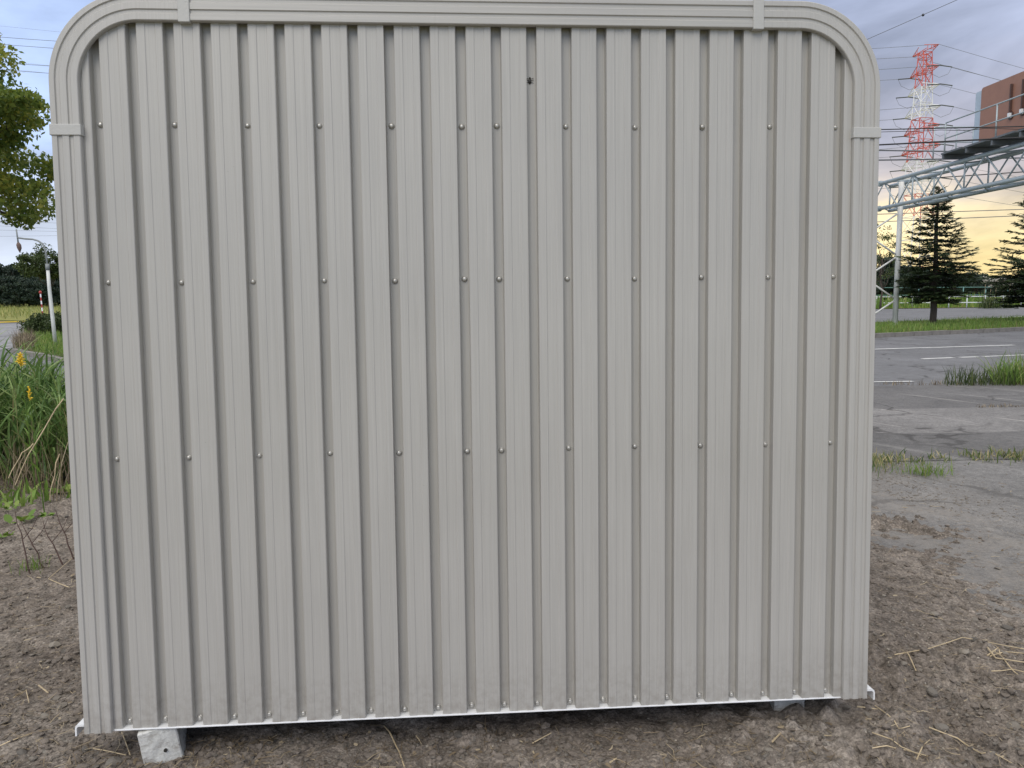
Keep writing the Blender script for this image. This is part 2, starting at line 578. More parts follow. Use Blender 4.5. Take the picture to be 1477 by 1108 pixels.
M_ROAD = asphalt_material('road_asphalt', (0.155, 0.156, 0.162), agg=0.25)
M_LOT_A = asphalt_material('lot_asphalt_dark', (0.130, 0.126, 0.124), 0.3, 0.0)
M_LOT_B = asphalt_material('lot_asphalt_pale', (0.190, 0.183, 0.177), 0.75, 0.0)
M_LOT_C = asphalt_material('lot_asphalt_worn', (0.125, 0.121, 0.118), 0.16, 0.25)
M_LOT_D = asphalt_material('lot_asphalt_near', (0.165, 0.160, 0.154), 0.12, 0.7)


def turf_material(name, a, b, sc=3.0):
    m = bpy.data.materials.new(name)
    m.use_nodes = True
    t = NT(m.node_tree)
    bs = m.node_tree.nodes['Principled BSDF']
    oc = t.n('ShaderNodeTexCoord').outputs['Object']
    n1 = t.noise(oc, sc, 6, 0.65)
    n2 = t.noise(oc, sc * 0.06, 4, 0.6, 0.4)
    c = t.ramp(n1, [(0.3, a), (0.7, b)])
    c = t.mix(t.ramp(n2, [(0.4, 0.0), (0.65, 0.65)]), c, tuple((x * 0.6 + y * 0.4) for x, y in zip(b, (0.25, 0.21, 0.09))))
    t.link(c, bs.inputs['Base Color'])
    bs.inputs['Roughness'].default_value = 0.95
    bs.inputs['Specular IOR Level'].default_value = 0.1
    bp = t.n('ShaderNodeBump', i_Strength=0.8, i_Distance=0.05, i_Height=n1)
    t.link(bp.outputs[0], bs.inputs['Normal'])
    return m


M_FIELD = turf_material('meadow_ground', (0.14, 0.18, 0.045), (0.28, 0.27, 0.09), 1.2)
M_TURF = turf_material('turf_ground', (0.035, 0.060, 0.016), (0.075, 0.105, 0.03), 6.0)


def stone_material(name, col, chip=0.25):
    m = bpy.data.materials.new(name)
    m.use_nodes = True
    t = NT(m.node_tree)
    bs = m.node_tree.nodes['Principled BSDF']
    oc = t.n('ShaderNodeTexCoord').outputs['Object']
    oi = t.n('ShaderNodeObjectInfo').outputs['Random']
    n = t.noise(oc, 30.0, 5, 0.65)
    c = t.ramp(n, [(0.3, tuple(x * (1 - chip) for x in col)), (0.7, tuple(x * (1 + chip) for x in col))])
    c = t.mix(1.0, c, t.ramp(oi, [(0.0, (0.55, 0.55, 0.55)), (0.5, (1.0, 0.97, 0.92)), (1.0, (1.5, 1.45, 1.36))]), 'MULTIPLY')
    t.link(c, bs.inputs['Base Color'])
    bs.inputs['Roughness'].default_value = 0.85
    bp = t.n('ShaderNodeBump', i_Strength=0.6, i_Distance=0.004, i_Height=n)
    t.link(bp.outputs[0], bs.inputs['Normal'])
    return m


M_STONE = stone_material('loose_stone', (0.185, 0.17, 0.15))
M_GRAVEL = stone_material('gravel_chips', (0.20, 0.18, 0.155))
M_CLOD = mat('soil_clod', (0.165, 0.140, 0.117), 0.95, var=0.35, vscale=40, bump=0.6, bscale=90)


def concrete_material():
    m = bpy.data.materials.new('concrete_block')
    m.use_nodes = True
    t = NT(m.node_tree)
    bs = m.node_tree.nodes['Principled BSDF']
    oc = t.n('ShaderNodeTexCoord').outputs['Object']
    n1 = t.noise(oc, 14.0, 6, 0.7, 0.4)
    n2 = t.noise(oc, 120.0, 4, 0.65)
    c = t.ramp(n1, [(0.3, (0.42, 0.42, 0.39)), (0.55, (0.60, 0.60, 0.57)), (0.75, (0.70, 0.70, 0.67))])
    c = t.mix(1.0, c, t.ramp(n2, [(0.3, 0.82), (0.7, 1.1)]), 'MULTIPLY')
    st = t.ramp(t.noise(t.mapping(oc, scale=(3, 3, 9)), 6.0, 5, 0.7, 0.6), [(0.50, 0.0), (0.64, 0.65)])
    c = t.mix(st, c, (0.22, 0.19, 0.16))
    t.link(c, bs.inputs['Base Color'])
    bs.inputs['Roughness'].default_value = 0.9
    bp = t.n('ShaderNodeBump', i_Strength=0.5, i_Distance=0.004, i_Height=n2)
    b2 = t.n('ShaderNodeBump', i_Strength=0.5, i_Distance=0.008, i_Height=n1)
    t.link(bp.outputs[0], b2.inputs['Normal'])
    t.link(b2.outputs[0], bs.inputs['Normal'])
    return m


M_CONC = concrete_material()

# ------------------------------------------------------------------ ground, roads, paving
# meadow / base terrain to the horizon
mb = MB()
n = 48
R_OUT = 1500.0
mb.add([(0, 40, -0.06)] + [(R_OUT * math.cos(2 * math.pi * k / n), 40 + R_OUT * math.sin(2 * math.pi * k / n), -0.06) for k in range(n)],
       [(0, 1 + k, 1 + (k + 1) % n) for k in range(n)])
o = mb.build('ground', M_FIELD)
tag(o, kind='structure')


def sheet(name, pts, z, m, parent=None):
    mb = MB()
    mb.add([(p[0], p[1], z) for p in pts], [tuple(range(len(pts)))])
    o = mb.build(name, m, parent)
    if parent is None:
        tag(o, kind='structure')
    return o


sheet('road', [(-34, 8.6), (-1.5, 8.6), (-1.5, 3.4), (140, 3.4), (140, 130), (52, 79), (38, 72), (16, 60), (-10, 46), (-26, 48), (-34, 52)], 0.0, M_ROAD)


def strip(name, y0l, y0r, y1l, y1r, x0, x1, z, m):
    """paved strip with slightly ragged long edges"""
    xs = np.linspace(x0, x1, 90)
    mb = MB()
    vs, fs = [], []
    for i, x in enumerate(xs):
        s = (x - x0) / (x1 - x0)
        ja = fbm(np.array([x]), np.array([y0l]), 0.6, 3, 5)[0] * 0.05
        jb = fbm(np.array([x]), np.array([y1l]), 0.6, 3, 9)[0] * 0.05
        vs += [(x, y0l * (1 - s) + y0r * s + ja, z), (x, y1l * (1 - s) + y1r * s + jb, z)]
        if i:
            fs.append((2 * i - 2, 2 * i, 2 * i + 1, 2 * i - 1))
    mb.add(vs, fs)
    o = mb.build(name, m)
    return tag(o, kind='structure')


strip('paved_lot_apron', 6.68, 6.75, 9.22, 8.9, -4, 26, 0.004, M_LOT_A)
strip('paved_lot_pale_band', 4.98, 5.2, 6.72, 6.79, -4, 26, 0.008, M_LOT_B)
strip('paved_lot_dark_band', 3.84, 3.78, 5.02, 5.24, -4, 26, 0.012, M_LOT_C)
strip('paved_lot_near', -4.0, -4.0, 3.87, 3.81, 2.0, 26, 0.008, M_LOT_D)


def marking(name, a, b, w, z=0.006):
    a, b = np.array(a[:2]), np.array(b[:2])
    d = (b - a) / np.linalg.norm(b - a)
    nn = np.array([-d[1], d[0]])
    L = np.linalg.norm(b - a)
    mb = MB()
    vs, fs = [], []
    k = max(2, int(L / 0.4))
    for i in range(k + 1):
        p = a + d * L * i / k
        j = random.uniform(-0.012, 0.012)
        q = random.uniform(-0.012, 0.012)
        vs += [(*(p - nn * (w / 2 + j)), z), (*(p + nn * (w / 2 + q)), z)]
        if i:
            fs.append((2 * i - 2, 2 * i, 2 * i + 1, 2 * i - 1))
    mb.add(vs, fs)
    o = mb.build(name, M_MARK)
    return tag(o, kind='structure')


marking('road_marking_solid_line', (2.5, 15.03), (14.73, 17.99), 0.16)
marking('road_marking_dash_short', (9.71, 13.87), (10.55, 14.09), 0.13)
marking('road_marking_dash_middle', (10.72, 14.13), (11.2, 14.26), 0.13)
marking('road_marking_long_dash', (11.35, 14.30), (21.0, 16.95), 0.13)
marking('road_marking_edge_line', (2.5, 9.42), (7.0, 9.62), 0.09, 0.010)
marking('road_marking_far_line', (24.0, 36.3), (60.0, 64.5), 0.20)
marking('road_marking_far_line_near_pole', (20.4, 36.0), (23.0, 37.4), 0.15)

# kerb along the median, stone by stone
kb = empty('median_kerb', (13.25, 22.28, 0), 'low weathered concrete kerb edging the grass median across the road', 'kerb')
ka = np.array([-3.0, 14.26]); kd = np.array([7.77, 3.83]); kd = kd / np.linalg.norm(kd)
ang = math.atan2(kd[1], kd[0])
km = MB().box(0, 0.985, -0.08, 0.08, -0.05, 0.13)
kme = km.mesh('kerb_stone', M_KERB)
for i in range(62):
    p = ka + kd * (i * 1.0)
    s = link_mesh('kerb_stone', kme, kb)
    s.location = (p[0] - 13.25, p[1] - 22.28, random.uniform(-0.012, 0.012))
    s.rotation_euler = (random.uniform(-0.02, 0.02), 0, ang + random.uniform(-0.006, 0.006))
kn = np.array([-kd[1], kd[0]])
m0, m1 = ka + kn * 0.07, ka + kd * 62 + kn * 0.07
sheet('grass_median', [m0, m1, m1 + kn * 9.0, ka + kd * 24 + kn * 7.6, ka + kd * 12 + kn * 5.0, m0 + kn * 3.0], 0.085, M_TURF)

# left corner island with its kerb, and the paved lot beyond it
kl = empty('corner_kerb', (-8.6, 15.5, 0), 'pale concrete kerb at the road corner behind the tall grass', 'kerb')
la, lb = G(20, 508)[:2], G(150, 534)[:2]
ld = (lb - la) / np.linalg.norm(lb - la)
lang = math.atan2(ld[1], ld[0])
for i in range(int(np.linalg.norm(lb - la))):
    p = la + ld * i
    s = link_mesh('kerb_stone', kme, kl)
    s.location = (p[0] + 8.6, p[1] - 15.5, -0.045 + random.uniform(-0.008, 0.008))
    s.rotation_euler = (0, random.uniform(-0.008, 0.008), lang)
ln = np.array([-ld[1], ld[0]])
isl = [la + ln * 0.08, lb + ln * 0.08, G(200, 505)[:2], G(150, 464)[:2], G(37, 468)[:2], G(36, 485)[:2], G(24, 501)[:2]]
sheet('corner_verge', isl, 0.09, M_TURF)
M_LOTL = asphalt_material('left_lot_asphalt', (0.24, 0.24, 0.245), 0.5, 0.0, 0.5, 0.15)
sheet('left_parking_lot', [G(23, 501)[:2], G(35, 485)[:2], G(36, 467)[:2], G(-80, 471)[:2], G(-80, 512)[:2], G(0, 505)[:2]], 0.006, M_LOTL)

# far verge on the right, beyond the second road
sheet('far_verge', [(36, 70.5), (62, 79.5), (140, 128), (150, 220), (40, 220), (-12, 60), (10, 57)], 0.05, M_FIELD)
sheet('left_meadow', [(-12, 47), (-26, 49), (-36, 52), (-120, 70), (-160, 260), (40, 260), (30, 80)], 0.03, M_FIELD)


# ---- bare dirt, fine displaced mesh
def dirt_mask(x, y):
    yl = np.where(x > -1.6, 3.62 + 0.5 * (1 - sstep(1.9, 2.4, x)), 3.62 + (-1.6 - x) * 3.0)
    yl = np.minimum(yl, 9.4 + 0.0 * x)
    d = np.minimum(3.02 + 0.30 * (1 - sstep(1.0, 2.7, y)) - x, yl - y)
    d = d + fbm(x, y, 0.9, 5, 21) * 0.30 + fbm(x, y, 0.16, 3, 25) * 0.08
    return sstep(-0.10, 0.26, d)


def dirt_h(x, y):
    x = np.asarray(x, float)
    y = np.asarray(y, float)
    b = fbm(x, y, 1.2, 3, 1) * 0.024 + fbm(x, y, 0.30, 4, 2) * 0.026
    r = 1 - np.abs(fbm(x, y, 0.11, 4, 3))
    b = b + (r - 0.8) * 0.022
    c = fbm(x, y, 0.045, 3, 4)
    c2 = fbm(x, y, 0.022, 2, 41)
    b = b + np.maximum(c, 0) * 0.026 - np.maximum(-c, 0) * 0.010 + np.maximum(c2, 0.0) * 0.010
    rough = 0.55 + 0.9 * sstep(-0.1, 0.5, fbm(x, y, 1.4, 2, 8))
    b = b * rough
    # ground pushed up to the right of the shed, low where the left block stands
    b = b + 0.048 * sstep(0.1, 1.0, x) * (1 - sstep(1.7, 2.9, x)) * (1 - sstep(1.6, 3.2, y))
    b = b + 0.05 * sstep(1.2, 1.35, x) * (1 - sstep(1.45, 1.9, x)) * sstep(0.5, 0.9, y) * (1 - sstep(1.8, 2.6, y))
    b = b - 0.012
    # trampled flat round the left block
    fl = np.exp(-(((x + 0.95) / 0.16) ** 2 + ((y - 0.05) / 0.25) ** 2))
    b = b * (1 - 0.8 * fl) - 0.004 * fl
    # rises under the tall grass on the left
    b = b + 0.10 * sstep(-2.2, -3.2, x) * sstep(2.2, 3.6, y) if False else b
    m = dirt_mask(x, y)
    return m * b + (1 - m) * -0.085 + m * (1 - m) * 0.03


def axis(segs):
    out = [segs[0][0]]
    for a, b_, st in segs:
        k = max(1, int(round((b_ - a) / st)))
        out += list(np.linspace(a, b_, k + 1)[1:])
    return np.array(out)


gx = axis([(-14, -6, 0.25), (-6, -3.9, 0.06), (-3.9, -0.6, 0.0125), (-0.6, 0.6, 0.02), (0.6, 3.4, 0.0125), (3.4, 5.4, 0.2)])
gy = axis([(-5, -0.8, 0.2), (-0.8, -0.4, 0.03), (-0.4, 1.2, 0.011), (1.2, 4.2, 0.02), (4.2, 10.4, 0.12)])
XX, YY = np.meshgrid(gx, gy)
ZZ = dirt_h(XX, YY)
V = np.stack([XX, YY, ZZ], -1).reshape(-1, 3)
nx, ny = len(gx), len(gy)
ii = (np.arange(ny - 1)[:, None] * nx + np.arange(nx - 1)[None]).reshape(-1)
Fq = np.stack([ii, ii + 1, ii + 1 + nx, ii + nx], 1)
# drop the parts sunk well below the paving
keep = (V[Fq][:, :, 2].max(1) > -0.07)
o = link_mesh('dirt_ground', grid_mesh('dirt_ground', V, Fq[keep], M_DIRT))
tag(o, kind='structure')

# ------------------------------------------------------------------ the storage shed
SH_POS = (0.0, 0.0, 0.125)
shed = empty('storage_shed', SH_POS, 'large grey ribbed steel storage shed with rounded top corners standing on the dirt', 'shed')
shed.rotation_euler = Matrix(((1, 0, 0), (0, 1, 0), (0, 0, 1))).to_euler()
ax_, ay_ = math.radians(-1.95), math.radians(-0.30)
shed.rotation_euler = (Matrix.Rotation(ax_, 3, 'X') @ Matrix.Rotation(ay_, 3, 'Y')).to_euler()
PITCH = 0.1
CX, CZ, RO, RI = 0.9235, 1.816, 0.243, 0.165
FRONT = -0.040


def arc_top(x):
    a = min(abs(x) - CX, 0.194)
    if a <= 0:
        return CZ + 0.195
    return CZ + math.sqrt(max(0.195 ** 2 - a * a, 0.0001))


def rib_profile(i0, i1, y_off, left_start, right_end):
    """front outline of the sheet from valley i0 to valley i1 (valley centres), points (x, y)"""
    pts = []
    for i in range(i0, i1 + 1):
        xc = (i - 10.5) * PITCH
        pts += [(xc - 0.0150, -0.0232), (xc - 0.0143, -0.0225), (xc - 0.0130, -0.0012), (xc - 0.0122, 0.0),
                (xc + 0.0122, 0.0), (xc + 0.0130, -0.0012), (xc + 0.0143, -0.0225), (xc + 0.0150, -0.0232),
                (xc + 0.0165, -0.0242),
                (xc + 0.0372, -0.0242), (xc + 0.0392, -0.0228), (xc + 0.0650, -0.0228), (xc + 0.0670, -0.0242),
                (xc + 0.0835, -0.0242)]
    pts = [(x, y + y_off) for x, y in pts if left_start - 1e-6 <= x <= right_end + 1e-6]
    return pts


seams = [-1.158, (4 - 10.5) * PITCH - 0.0155, (8 - 10.5) * PITCH - 0.0155, (12 - 10.5) * PITCH - 0.0155, (16 - 10.5) * PITCH - 0.0155, (19 - 10.5) * PITCH - 0.0155, 1.158]
for k in range(6):
    a, b_ = seams[k], seams[k + 1]
    off = (0.0, -0.0018, 0.0003, -0.0016, 0.0004, -0.0019)[k]
    pr = rib_profile(-2, 23, off, a + 0.0002, b_ - 0.0002)
    if pr[0][0] - a > 0.0005:
        pr = [(a, pr[0][1])] + pr
    if k < 5:                       # lap of the edge over the next sheet
        pr = pr + [(b_ + 0.0012, pr[-1][1]), (b_ + 0.0014, pr[-1][1] + 0.0045)]
    mb = MB()
    vs, fs = [], []
    for i, (x, y) in enumerate(pr):
        vs += [(x, y, -0.0125), (x, y, arc_top(x))]
        if i:
            fs.append((2 * i - 2, 2 * i, 2 * i + 1, 2 * i - 1))
    # bottom thickness lip
    base = len(vs)
    for i, (x, y) in enumerate(pr):
        vs.append((x, y + 0.004, -0.0125))
        if i:
            fs.append((2 * (i - 1), base + i - 1, base + i, 2 * i))
    mb.add(vs, fs)
    mb.build('wall_sheet', M_PANEL, shed)

# trim: profile u = 0 at the outer edge .. 1 at the inner edge, with two pressed grooves
TW = RO - RI
TP = [(0.0, 0.060), (0.0, 0.006), (0.012, 0.002), (0.035, 0.0), (0.195, 0.0), (0.225, 0.0042), (0.345, 0.0042), (0.385, 0.0), (0.60, 0.0),
      (0.63, 0.0042), (0.725, 0.0042), (0.765, 0.0), (0.965, 0.0), (0.988, 0.0015), (1.0, 0.006), (1.0, 0.016)]


def trim_sweep(frames, m, name):
    """frames: list of (cx, cz, dx, dz): outer edge point and unit vector pointing inward"""
    mb = MB()
    vs, fs = [], []
    K = len(TP)
    for i, (x, z, dx, dz) in enumerate(frames):
        for (u, dy) in TP:
            vs.append((x + dx * u * TW, FRONT + dy, z + dz * u * TW))
        if i:
            for j in range(K - 1):
                a = (i - 1) * K + j
                fs.append((a, a + 1, a + K + 1, a + K))
    # closed ends
    mb.add(vs, fs)
    o = mb.build(name, m, shed)
    return o


XO = CX + RO
ZO = CZ + RO
zj = 1.689
xj = 0.800
for s in (-1, 1):
    trim_sweep([(s * XO, z, -s, 0) for z in (-0.016, 0.4, 0.9, 1.3, zj - 0.002)], M_TRIM, 'side_trim')
    fr = [(s * XO, z, -s, 0) for z in (zj + 0.002, CZ)]
    for k in range(1, 25):
        t = math.pi / 2 * k / 24
        fr.append((s * (CX + RO * math.cos(t)), CZ + RO * math.sin(t), -s * math.cos(t), -math.sin(t)))
    fr.append((s * (xj + 0.002), ZO, 0, -1))
    trim_sweep(fr, M_TRIM, 'corner_trim')
trim_sweep([(x, ZO, 0, -1) for x in (-xj + 0.002, -0.4, 0, 0.4, xj - 0.002)], M_TOP, 'top_trim')


def bevelled_box(x0, x1, y0, y1, z0, z1, b, m, name, parent):
    me = MB().box(x0, x1, y0, y1, z0, z1).mesh(name, m)
    o = link_mesh(name, me, parent)
    md = o.modifiers.new('bevel', 'BEVEL')
    md.width = b
    md.segments = 2
    md.limit_method = 'ANGLE'
    return o


for s in (-1, 1):
    xa, xb = sorted((s * (XO + 0.0025), s * (CX + RI - 0.003)))
    bevelled_box(xa, xb, FRONT - 0.0035, FRONT + 0.02, zj - 0.0148, zj + 0.0148, 0.0016, M_COVER, 'joint_cover', shed)
    xa, xb = sorted((s * (xj - 0.0155), s * (xj + 0.0155)))
    bevelled_box(xa, xb, FRONT - 0.0035, FRONT + 0.02, ZO - TW - 0.004, ZO + 0.0025, 0.0016, M_COVER, 'joint_cover', shed)

# roof and far walls
mb = MB()
prof = [(XO - 0.004, -0.02), (XO - 0.004, CZ)]
for k in range(1, 13):
    t = math.pi / 2 * k / 12
    prof.append((CX + (RO - 0.004) * math.cos(t), CZ + (RO - 0.004) * math.sin(t)))
full = prof + [(-x, z) for x, z in reversed(prof)]
vs, fs = [], []
for i, (x, z) in enumerate(full):
    vs += [(x, 0.018, z), (x, 2.6, z)]
    if i:
        fs.append((2 * i - 2, 2 * i - 1, 2 * i + 1, 2 * i))
mb.add(vs, fs)
mb.build('roof_and_side_shell', M_PANEL, shed)
mb = MB()
mb.add([(x, 2.598, z) for x, z in full], [tuple(range(len(full)))])
mb.build('back_wall', M_PANEL, shed)
MB().box(-1.145, 1.145, 0.03, 2.58, -0.035, -0.022).build('floor_deck', M_DARK, shed)

# white bottom rail with a ledge and the folded lugs at both ends
rail = bevelled_box(-1.0880, 1.0880, -0.0275, 0.03, -0.0174, -0.0132, 0.001, M_WHITE, 'base_rail', shed)
for s in (-1, 1):
    mb = MB()
    pr = [(1.155, 0.004), (1.190, 0.004), (1.197, 0.000), (1.199, -0.006), (1.199, -0.030), (1.1945, -0.030), (1.1945, -0.009), (1.192, -0.0035), (1.188, -0.002), (1.155, -0.002)]
    vs = [(s * x, -0.022, z) for x, z in pr] + [(s * x, 0.03, z) for x, z in pr]
    k = len(pr)
    fs = [(i, (i + 1) % k, k + (i + 1) % k, k + i) for i in range(k)] + [(9, 8, 7, 6, 5, 4, 3, 2, 1, 0), tuple(range(k, 2 * k))]
    mb.add(vs, fs)
    mb.build('end_lug', M_WHITE, rail)

# screw caps
scm = MB()
vs, fs = [], []
rings = [(0.0088, 0.0), (0.0088, -0.0012), (0.0068, -0.0018), (0.0068, -0.0042), (0.0052, -0.0064), (0.0022, -0.0074)]
for (r, y) in rings:
    vs += [(r * math.cos(2 * math.pi * k / 12), y, r * math.sin(2 * math.pi * k / 12)) for k in range(12)]
for i in range(len(rings) - 1):
    for k in range(12):
        fs.append((i * 12 + k, i * 12 + (k + 1) % 12, (i + 1) * 12 + (k + 1) % 12, (i + 1) * 12 + k))
fs.append(tuple((len(rings) - 1) * 12 + k for k in range(12)))
scm.add(vs, fs)
scme = scm.mesh('screw', M_SCREW, True)
for z, idx in ((1.7123, (0, 2, 4, 6, 8, 10, 11, 13, 15, 17, 19, 21)), (1.2767, (0, 2, 4, 6, 8, 10, 11, 13, 15, 17, 19, 21)),
               (0.7761, (0, 2, 4, 6, 8, 10, 11, 13, 15, 17, 19, 21)), (0.0, range(22))):
    for i in idx:
        s = link_mesh('screw', scme, shed)
        s.location = ((i - 10.5) * PITCH + random.uniform(-0.0012, 0.0012), -0.0003, z + random.uniform(-0.002, 0.002))
        s.rotation_euler = (random.uniform(-0.16, 0.16), random.uniform(0, 1), random.uniform(-0.16, 0.16))

# small black insect on the wall
sm_ = Matrix.Rotation(ax_, 4, 'X') @ Matrix.Rotation(ay_, 4, 'Y')


def shed_pt(x, y, z):
    v = sm_ @ Vector((x, y, z))
    return (v.x + SH_POS[0], v.y + SH_POS[1], v.z + SH_POS[2])


M_BUG = mat('insect_shell', (0.03, 0.028, 0.025), 0.4)
bug = empty('insect', shed_pt(0.1465, 0.0, 1.838), 'small dark insect clinging to the grey shed wall near the top', 'insect')


def blob(c, r, seg=8, rg=5):
    m = MB()
    vs, fs = [], []
    for i in range(rg + 1):
        a = math.pi * i / rg
        for k in range(seg):
            b_ = 2 * math.pi * k / seg
            vs.append((c[0] + r[0] * math.sin(a) * math.cos(b_), c[1] + r[1] * math.sin(a) * math.sin(b_), c[2] + r[2] * math.cos(a)))
    for i in range(rg):
        for k in range(seg):
            fs.append((i * seg + k, i * seg + (k + 1) % seg, (i + 1) * seg + (k + 1) % seg, (i + 1) * seg + k))
    m.add(vs, fs)
    return m


b1 = blob((0, -0.004, 0), (0.0045, 0.003, 0.0075))
b1.v += []
b1.build('body', M_BUG, bug, True)
blob((0, -0.004, 0.009), (0.003, 0.0025, 0.003)).build('head', M_BUG, bug, True)
for s in (-1, 1):
    for q in (-0.004, 0.001, 0.006):
        MB().tube([(s * 0.003, -0.004, q), (s * 0.008, -0.005, q + 0.002), (s * 0.011, 0.0, q + 0.004 * (1 if q > 0 else -1))], 0.0007, 4).build('leg', M_BUG, bug)

# concrete blocks the shed rests on
def concrete_block(name, loc, rz, sx, sy, sz, label, tilt=0.0, hole=True):
    root = empty(name, loc, label, 'concrete block')
    root.rotation_euler = (0, tilt, rz)
    mb = MB()
    t, b_ = 0.495, 0.505
    vs = []
    for z, k, j in ((0, b_, 0), (sz, t, 0)):
        for (x, y) in ((-1, -1), (1, -1), (1, 1), (-1, 1)):
            vs.append((x * sx * k, y * sy * k + sy * 0.5, z))
    mb.add(vs, [(3, 2, 1, 0), (4, 5, 6, 7), (0, 1, 5, 4), (1, 2, 6, 5), (2, 3, 7, 6), (3, 0, 4, 7)])
    o = mb.build('body', M_CONC, root)
    import bmesh
    bm = bmesh.new()
    bm.from_mesh(o.data)
    bmesh.ops.bevel(bm, geom=bm.edges[:], offset=0.0035, segments=1, affect='EDGES')
    bmesh.ops.subdivide_edges(bm, edges=bm.edges[:], cuts=3, use_grid_fill=True)
    for v in bm.verts:
        nz = fbm(np.array([v.co.x * 9 + v.co.z * 5]), np.array([v.co.y * 9 + v.co.z * 7]), 0.35, 3, 44)[0]
        v.co += v.normal * nz * 0.0035
    bm.to_mesh(o.data)
    bm.free()
    if hole:
        hm = MB()
        ring = [(0.0055 * math.cos(2 * math.pi * k / 10), 0.0055 * math.sin(2 * math.pi * k / 10)) for k in range(10)]
        vs = [(x, -0.005, z) for x, z in ring] + [(x * 0.9, 0.0, z * 0.9) for x, z in ring]
        hm.add(vs, [(k, (k + 1) % 10, 10 + (k + 1) % 10, 10 + k) for k in range(10)] + [tuple(range(10))])
        hm.build('lifting_hole', M_BUG, root, loc=(0.012, -0.0005, sz * 0.42))
    return root


concrete_block('concrete_block', (-0.951, -0.022, -0.016), math.radians(15), 0.105, 0.24, 0.120,
               'pale weathered concrete block with a round hole under the left end of the shed', math.radians(-9))
concrete_block('concrete_block', (0.985, 0.105, -0.02), math.radians(-2), 0.10, 0.24, 0.122,
               'half buried grey concrete block in shade under the right end of the shed', 0.0, False)


# ------------------------------------------------------------------ grass builders
def blades(roots, length, width, lean, seg, curve=1.0, seed=1, tint=None, upright=0.0):
    """roots (N,3); arrays length,width,lean (N). returns quads (N*seg,4,3) and tint"""
    r = np.random.default_rng(seed)
    N = len(roots)
    az = r.uniform(0, 2 * np.pi, N)
    dx, dy = np.cos(az), np.sin(az)
    fx = r.uniform(0, 2 * np.pi, N)
    side = np.stack([np.cos(fx), np.sin(fx), np.zeros(N)], 1)
    P0 = roots
    pts = [P0]
    th = lean * 0.3
    cur = P0
    for k in range(seg):
        th_k = th + lean * curve * ((k + 0.5) / seg) ** 1.3
        st = (length / seg)[:, None] * np.stack([np.sin(th_k) * dx, np.sin(th_k) * dy, np.cos(th_k)], 1)
        cur = cur + st
        pts.append(cur)
    prof = [0.7] + [1.0 - 0.9 * ((k + 1) / seg) ** 2.2 for k in range(seg)]
    prof[-1] = 0.06
    q = []
    for k in range(seg):
        a, b_ = pts[k], pts[k + 1]
        wa = side * (width * prof[k] * 0.5)[:, None]
        wb = side * (width * prof[k + 1] * 0.5)[:, None]
        q.append(np.stack([a - wa, a + wa, b_ + wb, b_ - wb], 1))
    Q = np.concatenate(q, 0)
    if tint is None:
        tint = r.uniform(0, 1, N)
    return Q, np.tile(tint, seg)


def grass_obj(name, roots, lmin, lmax, wmin, wmax, leanmax, m, seg=3, seed=1, label=None, tint=None, curve=1.0):
    r = np.random.default_rng(seed + 100)
    N = len(roots)
    Q, T = blades(np.asarray(roots), r.uniform(lmin, lmax, N), r.uniform(wmin, wmax, N), r.uniform(0.05, leanmax, N), seg, curve, seed, tint)
    o = link_mesh(name, quads_mesh(name, Q, 4, m, T))
    tag(o, label, None, None, 'stuff')
    return o


def poly_scatter(poly, n, seed):
    """random points within a convex-ish polygon (xy)"""
    r = np.random.default_rng(seed)
    poly = np.array([p[:2] for p in poly])
    lo, hi = poly.min(0), poly.max(0)
    out = np.zeros((0, 2))
    while len(out) < n:
        p = r.uniform(lo, hi, (n * 2, 2))
        ins = np.zeros(len(p), bool)
        j = len(poly) - 1
        for i in range(len(poly)):
            a, b_ = poly[i], poly[j]
            c = ((a[1] > p[:, 1]) != (b_[1] > p[:, 1])) & (p[:, 0] < (b_[0] - a[0]) * (p[:, 1] - a[1]) / (b_[1] - a[1] + 1e-12) + a[0])
            ins ^= c
            j = i
        out = np.concatenate([out, p[ins]])
    return out[:n]


def on_z(p, z):
    return np.stack([p[:, 0], p[:, 1], np.full(len(p), z)], 1)


# ---- tall grass clump on the left
poly = [(-7.5, 3.5), (-2.95, 3.45), (-2.6, 3.9), (-2.5, 4.7), (-4.0, 5.4), (-7.5, 5.8)]
p = poly_scatter(poly, 5200, 3)
edge = p[:, 1] + 0.12 * np.sin(p[:, 0] * 6) > 3.55
p = p[edge]
roots = np.stack([p[:, 0], p[:, 1], dirt_h(p[:, 0], p[:, 1]) - 0.01], 1)
r_ = np.random.default_rng(5)
ln_ = r_.uniform(0.45, 1.22, len(roots)) * (0.85 + 0.25 * fbm(p[:, 0], p[:, 1], 0.7, 2, 6))
hgt = np.clip(ln_ * 0.86, 0.3, 1.0) * (1 - 0.34 * sstep(-3.35, -2.75, p[:, 0]))
tint = np.clip(r_.beta(2, 2.2, len(roots)), 0, 1)
tint = np.where(r_.uniform(0, 1, len(roots)) < 0.13, 0.97, tint)
Q, T = blades(roots, hgt, r_.uniform(0.010, 0.021, len(roots)), r_.uniform(0.08, 1.0, len(roots)), 6, 1.35, 8, tint)
